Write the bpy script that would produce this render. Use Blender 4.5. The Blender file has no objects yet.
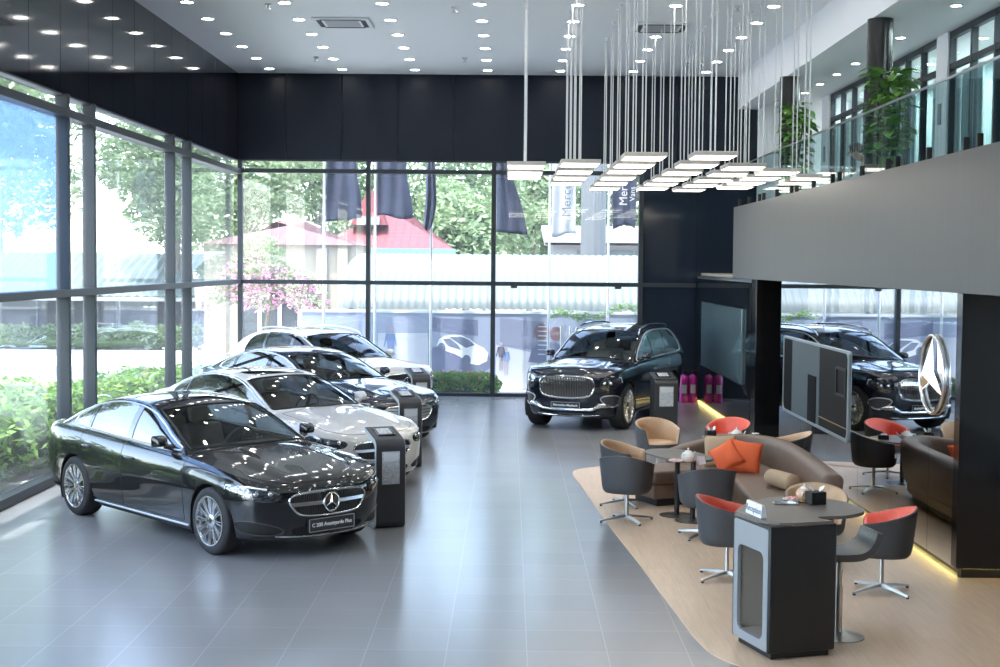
import bpy, bmesh, math, random
import numpy as np
from mathutils import Vector, Matrix
PI = math.pi
random.seed(7)
C = bpy.context.scene.collection

# ------------------------------------------------------------------ camera model (used for measuring, too)
FOC = 1400.0
EYE = Vector((0, 0, 2.9))
ROLL, YAW, PITCH = .0087, -.0067, .0504
FW = Vector((math.sin(YAW)*math.cos(PITCH), math.cos(YAW)*math.cos(PITCH), -math.sin(PITCH)))
_rt = Vector((math.cos(YAW), -math.sin(YAW), 0))
_up = _rt.cross(FW)
CR = _rt*math.cos(ROLL) + _up*math.sin(ROLL)
CU = _up*math.cos(ROLL) - _rt*math.sin(ROLL)
def _dir(x, y): return FW*FOC + CR*(x-500) + CU*(333.5-y)
def at_h(x, y, h=0.0):
    d = _dir(x, y); return EYE + d*((h-EYE.z)/d.z)
def at_Y(x, y, Y):
    d = _dir(x, y); return EYE + d*(Y/d.y)
def at_X(x, y, X):
    d = _dir(x, y); return EYE + d*(X/d.x)

# ------------------------------------------------------------------ materials
MATS = {}
def srgb(r, g, b):
    f = lambda c: (c/255/12.92) if c/255 <= .04045 else ((c/255+.055)/1.055)**2.4
    return (f(r), f(g), f(b), 1)
def mat(name, col, rough=.5, metal=0, coat=0, spec=.5, emit=None, es=0, **kw):
    if name in MATS: return MATS[name]
    m = bpy.data.materials.new(name); m.use_nodes = True
    b = m.node_tree.nodes['Principled BSDF']
    b.inputs['Base Color'].default_value = col if len(col) == 4 else (*col, 1)
    b.inputs['Roughness'].default_value = rough
    b.inputs['Metallic'].default_value = metal
    b.inputs['Specular IOR Level'].default_value = spec
    b.inputs['Coat Weight'].default_value = coat
    b.inputs['Coat Roughness'].default_value = .02
    if emit:
        b.inputs['Emission Color'].default_value = emit if len(emit) == 4 else (*emit, 1)
        b.inputs['Emission Strength'].default_value = es
    MATS[name] = m
    return m
def nodes(m):
    nt = m.node_tree
    return nt, nt.nodes, nt.links, nt.nodes['Principled BSDF']
def noise_mat(name, c1, c2, scale=20, rough=.6, detail=3, stretch=(1, 1, 1), bump=0, spec=.5, metal=0, coords='Object', coat=0, lo=.35, hi=.65):
    """Two tones mixed by a noise, with an optional bump."""
    if name in MATS: return MATS[name]
    m = mat(name, c1, rough, metal, coat, spec)
    nt, N, L, b = nodes(m)
    tc = N.new('ShaderNodeTexCoord'); mp = N.new('ShaderNodeMapping'); mp.inputs['Scale'].default_value = stretch
    nz = N.new('ShaderNodeTexNoise'); nz.inputs['Scale'].default_value = scale; nz.inputs['Detail'].default_value = detail
    mr = N.new('ShaderNodeMapRange'); mr.inputs['From Min'].default_value = lo; mr.inputs['From Max'].default_value = hi
    mx = N.new('ShaderNodeMix'); mx.data_type = 'RGBA'
    mx.inputs[6].default_value = c1 if len(c1) == 4 else (*c1, 1); mx.inputs[7].default_value = c2 if len(c2) == 4 else (*c2, 1)
    L.new(tc.outputs[coords], mp.inputs[0]); L.new(mp.outputs[0], nz.inputs['Vector'])
    L.new(nz.outputs['Fac'], mr.inputs[0]); L.new(mr.outputs[0], mx.inputs[0]); L.new(mx.outputs[2], b.inputs['Base Color'])
    if bump:
        bp = N.new('ShaderNodeBump'); bp.inputs['Strength'].default_value = bump; bp.inputs['Distance'].default_value = .02
        L.new(nz.outputs['Fac'], bp.inputs['Height']); L.new(bp.outputs[0], b.inputs['Normal'])
    return m
def glass_mat(name, tint, ior=1.45, refl=(1, 1, 1), rough=0.0, boost=0.0, veil=0.0, graze=.85, veilcol=(.95, .97, 1)):
    """Thin pane: see-through with a tint, mirror reflections by Fresnel."""
    if name in MATS: return MATS[name]
    m = bpy.data.materials.new(name); m.use_nodes = True
    nt = m.node_tree; N, L = nt.nodes, nt.links
    for n in list(N): N.remove(n)
    out = N.new('ShaderNodeOutputMaterial'); mix = N.new('ShaderNodeMixShader')
    tr = N.new('ShaderNodeBsdfTransparent'); tr.inputs[0].default_value = (*tint, 1)
    gl = N.new('ShaderNodeBsdfGlossy'); gl.inputs['Roughness'].default_value = rough; gl.inputs[0].default_value = (*refl, 1)
    # Schlick reflectance from the viewing angle, the same on both sides of the pane
    lw = N.new('ShaderNodeLayerWeight'); lw.inputs[0].default_value = .5
    pw = N.new('ShaderNodeMath'); pw.operation = 'POWER'; pw.inputs[1].default_value = 5
    f0 = ((ior-1)/(ior+1))**2
    ml = N.new('ShaderNodeMath'); ml.operation = 'MULTIPLY_ADD'; ml.use_clamp = True; ml.inputs[1].default_value = graze-f0; ml.inputs[2].default_value = f0+boost
    L.new(lw.outputs['Facing'], pw.inputs[0]); L.new(pw.outputs[0], ml.inputs[0]); L.new(ml.outputs[0], mix.inputs[0])
    if veil:      # milky mix that imitates outdoor haze in the pane; tints the film too
        tl = N.new('ShaderNodeBsdfTranslucent'); tl.inputs[0].default_value = (*veilcol, 1); m2 = N.new('ShaderNodeMixShader'); m2.inputs[0].default_value = veil
        L.new(tr.outputs[0], m2.inputs[1]); L.new(tl.outputs[0], m2.inputs[2]); tr = m2
    L.new(tr.outputs[0], mix.inputs[1]); L.new(gl.outputs[0], mix.inputs[2]); L.new(mix.outputs[0], out.inputs[0])
    MATS[name] = m
    return m

# ------------------------------------------------------------------ mesh builder
class MB:
    def __init__(s): s.v = []; s.f = []; s.mi = []; s.cur = 0
    def add(s, vs, fs):
        o = len(s.v); s.v += [tuple(p) for p in vs]
        for f in fs: s.f.append(tuple(i+o for i in f)); s.mi.append(s.cur)
        return s
    def box(s, x0, x1, y0, y1, z0, z1, M=None):
        vs = [Vector((x, y, z)) for z in (z0, z1) for y in (y0, y1) for x in (x0, x1)]
        if M: vs = [M @ p for p in vs]
        return s.add(vs, [(0, 2, 3, 1), (4, 5, 7, 6), (0, 1, 5, 4), (2, 6, 7, 3), (0, 4, 6, 2), (1, 3, 7, 5)])
    def bbox(s, x0, x1, y0, y1, z0, z1, r=.01, seg=2, M=None):
        """Box with rounded edges."""
        bm = bmesh.new(); bmesh.ops.create_cube(bm, size=1)
        for v in bm.verts: v.co = Vector(((x0+x1)/2+v.co.x*(x1-x0), (y0+y1)/2+v.co.y*(y1-y0), (z0+z1)/2+v.co.z*(z1-z0)))
        bmesh.ops.bevel(bm, geom=bm.edges[:], offset=r, segments=seg, profile=.5, affect='EDGES')
        return s.bm(bm, M)
    def bm(s, bm, M=None):
        bm.verts.index_update()
        s.add([(M @ v.co) if M else v.co.copy() for v in bm.verts], [[v.index for v in f.verts] for f in bm.faces])
        bm.free(); return s
    def tube(s, pts, r, n=8, closed=False, caps=True, M=None):
        pts = [Vector(p) for p in pts]; k = len(pts)
        rs = r if isinstance(r, (list, tuple)) else [r]*k
        vs, fs = [], []; prev = None
        for i, p in enumerate(pts):
            a = pts[i-1] if (i or closed) else p
            b = pts[(i+1) % k] if (i < k-1 or closed) else p
            t = (b-a)
            t = t.normalized() if t.length > 1e-9 else Vector((0, 0, 1))
            if prev is None:
                u = t.orthogonal().normalized()
            else:
                u = prev - t*prev.dot(t)
                u = u.normalized() if u.length > 1e-6 else t.orthogonal().normalized()
            prev = u; w = t.cross(u)
            for j in range(n):
                an = 2*PI*j/n; q = p+(u*math.cos(an)+w*math.sin(an))*rs[i]
                vs.append(M @ q if M else q)
        m = k if closed else k-1
        for i in range(m):
            for j in range(n):
                i2 = (i+1) % k
                fs.append((i*n+j, i*n+(j+1) % n, i2*n+(j+1) % n, i2*n+j))
        if caps and not closed:
            fs.append(tuple(range(n-1, -1, -1))); fs.append(tuple((k-1)*n+j for j in range(n)))
        return s.add(vs, fs)
    def lathe(s, prof, n=32, M=None, a0=0, a1=2*PI, closed=False):
        """prof: (radius, z) turned about z."""
        full = abs(a1-a0-2*PI) < 1e-6; k = len(prof); cols = n if full else n+1
        vs, fs = [], []
        for j in range(cols):
            an = a0+(a1-a0)*j/n
            for r, z in prof:
                q = Vector((r*math.cos(an), r*math.sin(an), z)); vs.append(M @ q if M else q)
        for j in range(n):
            j2 = (j+1) % cols if full else j+1
            for i in range(k if closed else k-1):
                i2 = (i+1) % k
                fs.append((j*k+i, j2*k+i, j2*k+i2, j*k+i2))
        return s.add(vs, fs)
    def disc(s, r, z0, z1, n=32, M=None): return s.lathe([(0.0001, z0), (r, z0), (r, z1), (0.0001, z1)], n, M)
    def prism(s, poly, z0, z1, M=None):
        """Polygon (x, y) extruded in z; may be concave (ngon caps)."""
        k = len(poly); vs = [Vector((x, y, z0)) for x, y in poly]+[Vector((x, y, z1)) for x, y in poly]
        if M: vs = [M @ p for p in vs]
        fs = [tuple(range(k-1, -1, -1)), tuple(range(k, 2*k))]+[(i, (i+1) % k, (i+1) % k+k, i+k) for i in range(k)]
        return s.add(vs, fs)
    def grid(s, P, closed_u=False, closed_v=False):
        nu, nv = len(P), len(P[0]); fs = []
        for i in range(nu if closed_u else nu-1):
            for j in range(nv if closed_v else nv-1):
                fs.append((i*nv+j, ((i+1) % nu)*nv+j, ((i+1) % nu)*nv+(j+1) % nv, i*nv+(j+1) % nv))
        return s.add([p for row in P for p in row], fs)
    def ell(s, c, r, n=16, m=10, M=None):
        vs, fs = [], []
        for i in range(m+1):
            ph = PI*i/m
            for j in range(n):
                th = 2*PI*j/n
                q = Vector((c[0]+r[0]*math.sin(ph)*math.cos(th), c[1]+r[1]*math.sin(ph)*math.sin(th), c[2]+r[2]*math.cos(ph)))
                vs.append(M @ q if M else q)
        for i in range(m):
            for j in range(n): fs.append((i*n+j, (i+1)*n+j, (i+1)*n+(j+1) % n, i*n+(j+1) % n))
        return s.add(vs, fs)
    def build(s, name, m, parent=None, smooth=False, loc=None, sharp=35, bevel=0):
        me = bpy.data.meshes.new(name); me.from_pydata(s.v, [], s.f); me.update()
        for x in (m if isinstance(m, (list, tuple)) else [m]): me.materials.append(x)
        if any(s.mi): me.polygons.foreach_set('material_index', s.mi)
        bm = bmesh.new(); bm.from_mesh(me)
        bmesh.ops.remove_doubles(bm, verts=bm.verts[:], dist=1e-5)
        bmesh.ops.recalc_face_normals(bm, faces=bm.faces[:])
        bm.to_mesh(me); bm.free()
        o = bpy.data.objects.new(name, me); C.objects.link(o)
        if parent: o.parent = parent
        if loc is not None: o.location = loc
        if bevel:
            bv = o.modifiers.new('bevel', 'BEVEL'); bv.width = bevel; bv.segments = 2; bv.limit_method = 'ANGLE'
        if smooth: smooth_by_angle(me, sharp)
        return o
def smooth_by_angle(me, deg=35):
    me.polygons.foreach_set('use_smooth', [True]*len(me.polygons))
    if deg < 180: me.set_sharp_from_angle(angle=math.radians(deg))
def tag(o, label=None, cat=None, group=None, kind=None):
    if label: o['label'] = label
    if cat: o['category'] = cat
    if group: o['group'] = group
    if kind: o['kind'] = kind
    return o
def thing(name, label, cat, loc=(0, 0, 0), rz=0, group=None):
    o = bpy.data.objects.new(name, None); C.objects.link(o); o.empty_display_size = .2
    o.location = loc; o.rotation_euler = (0, 0, rz)
    return tag(o, label, cat, group)
def struct(name, mb, m, smooth=False, **kw):
    return tag(mb.build(name, m, smooth=smooth, **kw), kind='structure')
def copy_tree(o, parent=None):
    c = o.copy(); C.objects.link(c)
    if parent: c.parent = parent
    for ch in list(o.children): copy_tree(ch, c)
    return c
def rot(o, rx=0, ry=0, rz=0): o.rotation_euler = (rx, ry, rz); return o
def TR(x=0, y=0, z=0): return Matrix.Translation((x, y, z))
def RX(a): return Matrix.Rotation(a, 4, 'X')
def RY(a): return Matrix.Rotation(a, 4, 'Y')
def RZ(a): return Matrix.Rotation(a, 4, 'Z')
def frame_from(x, z):
    """Rotation whose local x and z follow the given directions."""
    x = Vector(x).normalized(); z = Vector(z); z = (z-x*z.dot(x)).normalized(); y = z.cross(x)
    return Matrix((x, y, z)).transposed().to_4x4()
def pchip(xs, ys):
    xs = np.array(xs, float); ys = np.array(ys, float)
    if xs[0] > xs[-1]: xs, ys = xs[::-1], ys[::-1]
    h = np.diff(xs); d = np.diff(ys)/h; n = len(xs); m = np.zeros(n)
    for i in range(1, n-1):
        if d[i-1]*d[i] > 0:
            w1, w2 = 2*h[i]+h[i-1], h[i]+2*h[i-1]; m[i] = (w1+w2)/(w1/d[i-1]+w2/d[i])
    m[0] = d[0] if n < 3 else ((2*h[0]+h[1])*d[0]-h[0]*d[1])/(h[0]+h[1])
    m[-1] = d[-1] if n < 3 else ((2*h[-1]+h[-2])*d[-1]-h[-1]*d[-2])/(h[-1]+h[-2])
    def f(x):
        x = np.clip(np.asarray(x, float), xs[0], xs[-1]); i = np.clip(np.searchsorted(xs, x)-1, 0, n-2)
        t = (x-xs[i])/h[i]
        return ((2*t**3-3*t**2+1)*ys[i]+(t**3-2*t**2+t)*h[i]*m[i]+(-2*t**3+3*t**2)*ys[i+1]+(t**3-t**2)*h[i]*m[i+1])
    return f
def spline(xs, ys):
    """Natural cubic spline: smoother than pchip, used for long body lines."""
    xs = np.array(xs, float); ys = np.array(ys, float)
    if xs[0] > xs[-1]: xs, ys = xs[::-1], ys[::-1]
    n = len(xs); h = np.diff(xs); A = np.zeros((n, n)); r = np.zeros(n); A[0, 0] = A[-1, -1] = 1
    for i in range(1, n-1):
        A[i, i-1], A[i, i], A[i, i+1] = h[i-1], 2*(h[i-1]+h[i]), h[i]
        r[i] = 6*((ys[i+1]-ys[i])/h[i]-(ys[i]-ys[i-1])/h[i-1])
    M = np.linalg.solve(A, r)
    def f(x):
        x = np.clip(np.asarray(x, float), xs[0], xs[-1]); i = np.clip(np.searchsorted(xs, x)-1, 0, n-2)
        a, b, H = xs[i+1]-x, x-xs[i], h[i]
        return (M[i]*a**3+M[i+1]*b**3)/(6*H)+(ys[i]/H-M[i]*H/6)*a+(ys[i+1]/H-M[i+1]*H/6)*b
    return f
def text_mesh(body, size, extrude=.002, align='CENTER', bold=0.0, space=1.0):
    cu = bpy.data.curves.new('lettering', 'FONT'); cu.body = body; cu.size = size; cu.extrude = extrude
    cu.align_x = align; cu.align_y = 'CENTER'; cu.offset = bold; cu.space_character = space
    t = bpy.data.objects.new('lettering', cu); C.objects.link(t)
    dg = bpy.context.evaluated_depsgraph_get(); me = bpy.data.meshes.new_from_object(t.evaluated_get(dg))
    bpy.data.objects.remove(t); bpy.data.curves.remove(cu)
    return me
def lettering(body, size, m, parent, M, name='lettering', **kw):
    me = text_mesh(body, size, **kw); me.transform(M); me.name = name
    me.materials.clear(); me.materials.append(m)
    o = bpy.data.objects.new(name, me); C.objects.link(o)
    if parent: o.parent = parent
    return o
# ------------------------------------------------------------------ cars
def pts_in_poly(px, py, poly):
    inside = np.zeros(px.shape, bool); n = len(poly)
    for i in range(n):
        x1, y1 = poly[i]; x2, y2 = poly[(i+1) % n]
        c = ((y1 > py) != (y2 > py))
        if y1 != y2: inside ^= c & (px < (x2-x1)*(py-y1)/(y2-y1)+x1)
    return inside
def nearest_on_poly(px, py, poly):
    best = np.full(px.shape, 1e9); bx, by = px.copy(), py.copy(); n = len(poly)
    for i in range(n):
        x1, y1 = poly[i]; x2, y2 = poly[(i+1) % n]; dx, dy = x2-x1, y2-y1
        t = np.clip(((px-x1)*dx+(py-y1)*dy)/(dx*dx+dy*dy+1e-12), 0, 1)
        qx, qy = x1+t*dx, y1+t*dy; d = (px-qx)**2+(py-qy)**2; m = d < best
        best[m] = d[m]; bx[m] = qx[m]; by[m] = qy[m]
    return bx, by
def rounded(poly, it=2):
    """Chaikin corner cutting."""
    p = [tuple(q) for q in poly]
    for _ in range(it):
        o = []
        for i in range(len(p)):
            a, b = p[i], p[(i+1) % len(p)]
            o += [(a[0]*.75+b[0]*.25, a[1]*.75+b[1]*.25), (a[0]*.25+b[0]*.75, a[1]*.25+b[1]*.75)]
        p = o
    return p

SEDAN = dict(
    W=.905, WB=2.865, R=.335, arch=.368, xA=.08, xB=-3.05, p=3.0, q=2.25, pr=3.6, qr=2.6,
    xF=([0, .15, .4, .7, .9, 1], [.735, .78, .80, .80, .79, .765]),
    xR=([0, .2, .5, .8, 1], [-3.88, -3.95, -3.98, -3.97, -3.91]),
    wv=([0, .06, .2, .42, .62, .74, .84, .93, 1], [.885, .935, .968, .985, 1.0, .995, .978, .95, .905]),
    zf=([0, .06, .2, .42, .62, .74, .84, .93, 1], [0, .05, .2, .42, .64, .77, .87, .95, 1]),
    zb=([.80, 0, -2.8, -3.98], [.19, .19, .20, .26]),
    zs=([.80, .58, .3, 0, -.5, -1.2, -2, -2.8, -3.3, -3.7, -3.98], [.655, .755, .82, .86, .905, .93, .95, .98, .995, .99, .95]),
    zc=([.80, .67, .48, .2, -.2, -.55, -1.5, -2.9, -3.4, -3.75, -3.98], [.66, .755, .82, .885, .945, .985, 1.0, 1.05, 1.07, 1.06, 1.0]),
    T=([-.44, -.7, -1.0, -1.3, -1.6, -1.95, -2.3, -2.65, -2.95, -3.25, -3.5], [.955, 1.085, 1.22, 1.325, 1.387, 1.408, 1.398, 1.355, 1.28, 1.175, 1.06]),
    Cz=([-.56, -.9, -1.2, -1.5, -1.8, -2.1, -2.4, -2.7, -3.0, -3.25, -3.5], [.90, 1.06, 1.195, 1.298, 1.348, 1.36, 1.342, 1.288, 1.198, 1.098, .98]),
    Cy=([-.44, -.56, -1.0, -1.5, -2, -2.5, -3, -3.5], [.76, .75, .69, .62, .595, .60, .645, .72]),
    belt=.80, nose_cut=(-.47, -3.46),
    dlo_lo=([-.72, -1.2, -2, -2.8, -3.1], [.955, .968, .985, 1.02, 1.045]),
    dlo_hi=([-.72, -.95, -1.25, -1.5, -1.8, -2.1, -2.4, -2.7, -2.92, -3.1], [.957, 1.045, 1.18, 1.262, 1.310, 1.322, 1.303, 1.248, 1.168, 1.06]),
    wins=[(-.74, -1.72, 'front'), (-1.82, -2.66, 'rear'), (-2.70, -3.06, 'quarter')],
    doors=[(-.50, -1.77, 'front'), (-1.77, -2.72, 'rear')], door_lo=.27, ws_base=(-.50, .16), ws_top=(-1.34, .10),
    rw_top=(-2.72, -.06), rw_base=(-3.40, -.10), hood=(.70, -.47, .70),
    grille=[(0, .652), (.36, .642), (.445, .612), (.462, .56), (.37, .445), (.30, .42), (0, .41)],
    light=[(.515, .622), (.58, .575), (.72, .578), (.84, .622), (.895, .69), (.885, .735), (.78, .73), (.64, .70), (.53, .665)],
    vents=[[(.46, .275), (.58, .345), (.82, .40), (.86, .37), (.82, .265), (.6, .245)], [(0, .32), (.40, .32), (.43, .275), (.38, .235), (0, .235)]],
    tail=[(-4.02, .80), (-4.02, .94), (-3.66, .93), (-3.58, .89), (-3.68, .82)], tail_v=None,
    plate=(.40, .325), mirror=(-.90, .985), handles=[(-1.58, .795), (-2.55, .825)], seat_z=.36, star=(.87, .535), star_r=.098, bars='single', sunroof=(-1.45, -2.35))
SUV = dict(
    W=.978, WB=3.135, R=.405, arch=.445, xA=.05, xB=-3.35, p=3.2, q=2.4, pr=3.6, qr=2.8,
    xF=([0, .15, .4, .7, .9, 1], [.74, .80, .85, .86, .85, .82]),
    xR=([0, .2, .5, .8, 1], [-4.22, -4.30, -4.34, -4.34, -4.33]),
    wv=([0, .06, .2, .42, .62, .76, .86, .94, 1], [.90, .94, .965, .98, .995, 1.0, .985, .96, .915]),
    zf=([0, .06, .2, .42, .62, .76, .86, .94, 1], [0, .05, .2, .42, .63, .78, .88, .955, 1]),
    zb=([.86, 0, -3.1, -4.34], [.24, .25, .26, .34]),
    zs=([.86, .5, 0, -.6, -1.5, -2.5, -3.5, -4.1, -4.34], [.975, 1.06, 1.10, 1.125, 1.14, 1.155, 1.165, 1.16, 1.13]),
    zc=([.86, .7, .3, -.2, -.55, -2, -4.2, -4.34], [.98, 1.07, 1.14, 1.195, 1.225, 1.24, 1.19, 1.14]),
    T=([-.42, -.7, -1.0, -1.3, -1.6, -1.9, -2.4, -3, -3.6, -4.0, -4.18, -4.29, -4.335], [1.205, 1.345, 1.485, 1.61, 1.70, 1.75, 1.777, 1.772, 1.745, 1.69, 1.58, 1.34, 1.14]),
    Cz=([-.58, -.9, -1.2, -1.5, -1.8, -2.2, -2.8, -3.4, -3.9, -4.12, -4.26, -4.335], [1.125, 1.285, 1.43, 1.565, 1.65, 1.697, 1.705, 1.68, 1.62, 1.525, 1.31, 1.12]),
    Cy=([-.42, -.58, -1.2, -1.8, -2.5, -3.5, -4, -4.335], [.83, .82, .755, .71, .695, .68, .68, .76]),
    belt=.865, nose_cut=(-.45, -4.30),
    dlo_lo=([-.82, -1.5, -2.5, -3.5, -4.0], [1.165, 1.175, 1.19, 1.20, 1.22]),
    dlo_hi=([-.82, -1.1, -1.4, -1.7, -2.0, -2.5, -3.0, -3.5, -3.8, -4.0], [1.17, 1.335, 1.475, 1.585, 1.64, 1.66, 1.655, 1.63, 1.55, 1.30]),
    wins=[(-.84, -1.86, 'front'), (-1.94, -2.84, 'rear'), (-2.92, -3.96, 'quarter')],
    doors=[(-.55, -1.9, 'front'), (-1.9, -2.88, 'rear')], door_lo=.40, ws_base=(-.46, .16), ws_top=(-1.52, .10),
    rw_top=(-4.10, -.02), rw_base=(-4.27, -.0), hood=(.66, -.46, .76),
    grille=[(0, .965), (.42, .955), (.515, .90), (.545, .82), (.52, .69), (.44, .60), (0, .575)],
    light=[(.62, .76), (.76, .71), (.90, .76), (.955, .85), (.94, .95), (.80, .985), (.66, .95)],
    vents=[[(.60, .60), (.80, .64), (.92, .62), (.93, .52), (.86, .42), (.74, .45)], [(0, .44), (.52, .44), (.58, .36), (.5, .31), (0, .31)]],
    tail=[(-4.36, .92), (-4.36, 1.10), (-4.0, 1.08), (-4.02, .98)], tail_v=None,
    plate=(.48, .455), mirror=(-.98, 1.20), handles=[(-1.72, .98), (-2.72, 1.0)], seat_z=.58, star=(.90, .80), star_r=.0, bars='vertical', sunroof=(-1.75, -3.3))
def scaled(S, sx, sy, sz, **kw):
    D = dict(S)
    for k in ('zb', 'zs', 'zc', 'T', 'Cz', 'dlo_lo', 'dlo_hi'): D[k] = ([x*sx for x in S[k][0]], [z*sz for z in S[k][1]])
    D['Cy'] = ([x*sx for x in S['Cy'][0]], [y*sy for y in S['Cy'][1]])
    for k in ('xF', 'xR'): D[k] = (S[k][0], [x*sx for x in S[k][1]])
    for k in ('W', 'belt'): D[k] = S[k]*sy
    for k in ('xA', 'xB', 'WB'): D[k] = S[k]*sx
    for k in ('grille', 'light'): D[k] = [(a*sy, b*sz) for a, b in S[k]]
    D['vents'] = [[(a*sy, b*sz) for a, b in q] for q in S['vents']]
    D['tail'] = [(a*sx, b*sz) for a, b in S['tail']]
    for k in ('nose_cut', 'sunroof'): D[k] = tuple(a*sx for a in S[k])
    D['wins'] = [(a*sx, b*sx, n) for a, b, n in S['wins']]; D['doors'] = [(a*sx, b*sx, n) for a, b, n in S['doors']]
    D['hood'] = (S['hood'][0]*sx, S['hood'][1]*sx, S['hood'][2]*sy); D['door_lo'] = S['door_lo']*sz
    for k in ('ws_base', 'ws_top', 'rw_top', 'rw_base', 'mirror'): D[k] = (S[k][0]*sx, S[k][1]*(1 if k != 'mirror' else sz))
    D['handles'] = [(a*sx, b*sz) for a, b in S['handles']]; D['plate'] = (S['plate'][0], S['plate'][1]*sz); D['star'] = (S['star'][0]*sx, S['star'][1]*sz)
    D['seat_z'] = S['seat_z']*sz; D.update(kw)
    return D

def mirror_bm():
    bm = bmesh.new(); bmesh.ops.create_cube(bm, size=1)
    for v in bm.verts:
        k = 1 if v.co.x < 0 else .55
        v.co = Vector((v.co.x*.115, v.co.y*.195*k, v.co.z*.13*k+(.01 if v.co.x < 0 else -.005)))
    bmesh.ops.subdivide_edges(bm, edges=bm.edges[:], cuts=1, use_grid_fill=True); bmesh.ops.bevel(bm, geom=[e for e in bm.edges if e.calc_face_angle(0) > .5], offset=.035, segments=3, profile=.6, affect='EDGES', clamp_overlap=True)
    return bm
class Shell:
    """Half of a car body (y >= 0) as one fine surface, split into panels by outlines drawn in side, front or top view."""
    def __init__(s, P, res=.02):
        s.P = P; W = P['W']
        xF, xR, wv, zf = (pchip(*P[k]) for k in ('xF', 'xR', 'wv', 'zf'))
        zs, zc, T, Cz, Cy = (spline(*P[k]) for k in ('zs', 'zc', 'T', 'Cz', 'Cy')); zb = pchip(*P['zb'])
        s.zs, s.zc, s.T = zs, zc, T
        nv = int(.75/res); v = np.linspace(0, 1, nv); nm = int((P['xA']-P['xB'])/res); nc = int(1.15/res)
        sp = np.linspace(0, 1, nc); th = PI/2*(sp-np.sin(2*PI*sp)/(2*PI)*.55)
        cs, sn = np.cos(th), np.sin(th); cs[-1] = 0; sn[0] = 0
        X, Y = [], []
        for k in range(nv):
            w = W*wv(v[k]); LF = xF(v[k])-P['xA']; LR = P['xB']-xR(v[k])
            fx = P['xA']+LF*sn**(2/P['p']); fy = w*cs**(2/P['q'])
            rx = P['xB']-LR*sn**(2/P['pr']); ry = w*cs**(2/P['qr'])
            mx = np.linspace(P['xB'], P['xA'], nm+2)[1:-1]
            X.append(np.concatenate([rx[::-1], mx, fx])); Y.append(np.concatenate([ry[::-1], np.full(nm, w), fy]))
        X, Y = np.array(X), np.array(Y); zfr = zf(v)[:, None]
        Z = zb(X)+(zs(X)-zb(X))*zfr
        s.V, s.F, s.reg = [], [], []
        s._grid(np.stack([X, Y, Z], -1), 0)
        # bonnet and boot: from the shoulder in to the centre line
        xs, ys, z1 = X[-1], Y[-1], Z[-1]; r = np.linspace(0, 1, int(.8/res))[:, None]
        crown = (zc(xs)-z1)[None, :]*np.clip(ys/(.35*W), 0, 1)[None, :]**.8
        XT = np.repeat(xs[None], len(r), 0); YT = ys[None]*(1-r); ZT = z1[None]+crown*(1-(1-r)**2.1)
        u_ = np.repeat((1-r), len(xs), 1); dome = np.clip((xs-P['hood'][1])/.25, 0, 1)*np.clip((P['hood'][0]+.05-xs)/.45, 0, 1)
        ZT = ZT+dome[None]*(.010*np.exp(-((u_-.50)/.12)**2)-.006*np.exp(-((u_-.70)/.08)**2))
        s._grid(np.stack([XT, YT, ZT], -1), 1)
        # cabin
        x0, x1 = P['T'][0][0], P['T'][0][-1]; gx = np.linspace(x1, x0, int((x0-x1)/res))
        zbel = zs(gx)-.015; yb = np.full(gx.shape, P['belt']); zt = T(gx); zcz = Cz(gx); yc = Cy(gx)
        fr = gx > P['Cz'][0][0]; zcz = np.where(fr, zbel+.004, zcz); zcz = np.maximum(zcz, zbel+.004); zt = np.maximum(zt, zcz+.002)
        yc = np.minimum(yc, yb-.01)
        rows = []
        for a in np.linspace(0, 1, int(.5/res)): rows.append((yb+(yc-yb)*a+.03*4*a*(1-a)*np.clip((zcz-zbel)/.3, 0, 1), zbel+(zcz-zbel)*a))
        s.n_side = len(rows)
        for a in np.linspace(0, 1, int(.62/res))[1:]: rows.append((yc*(1-a), zcz+(zt-zcz)*(1-(1-a)**2.2)))
        Yg = np.array([q[0] for q in rows]); Zg = np.array([q[1] for q in rows])
        k = s.n_side-1
        for _ in range(3):      # round the roof rail
            for A in (Yg, Zg):
                B = A.copy()
                for i in range(max(k-4, 1), min(k+5, len(A)-1)): B[i] = .25*A[i-1]+.5*A[i]+.25*A[i+1]
                A[:] = B
        Xg = np.repeat(gx[None], len(Yg), 0)
        s._grid(np.stack([Xg, Yg, Zg], -1), 2)
        s.V = np.concatenate(s.V); s.F = np.concatenate(s.F); s.reg = np.concatenate(s.reg)
        s.lab = np.array(['body']*len(s.F), dtype=object)
        s._normals()
        c = s.V[s.F].mean(1)
        a, b = P['nose_cut']
        s.lab[(s.reg == 1) & (c[:, 0] < a-.10) & (c[:, 0] > b+.06) & (c[:, 1] < P['belt']-.02)] = 'gone'
    def _grid(s, G, reg):
        nu, nv, _ = G.shape; off = sum(len(q) for q in s.V)
        i, j = np.meshgrid(np.arange(nu-1), np.arange(nv-1), indexing='ij'); i, j = i.ravel(), j.ravel()
        f = np.stack([i*nv+j, (i+1)*nv+j, (i+1)*nv+j+1, i*nv+j+1], 1)+off
        s.V.append(G.reshape(-1, 3)); s.F.append(f); s.reg.append(np.full(len(f), reg))
    def _normals(s):
        V, F = s.V, s.F; n = np.cross(V[F[:, 2]]-V[F[:, 0]], V[F[:, 3]]-V[F[:, 1]])
        N = np.zeros_like(V)
        for k in range(4): np.add.at(N, F[:, k], n)
        N[V[:, 1] < 1e-6, 1] = 0
        l = np.linalg.norm(N, axis=1, keepdims=True); s.N = N/np.maximum(l, 1e-12)
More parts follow.
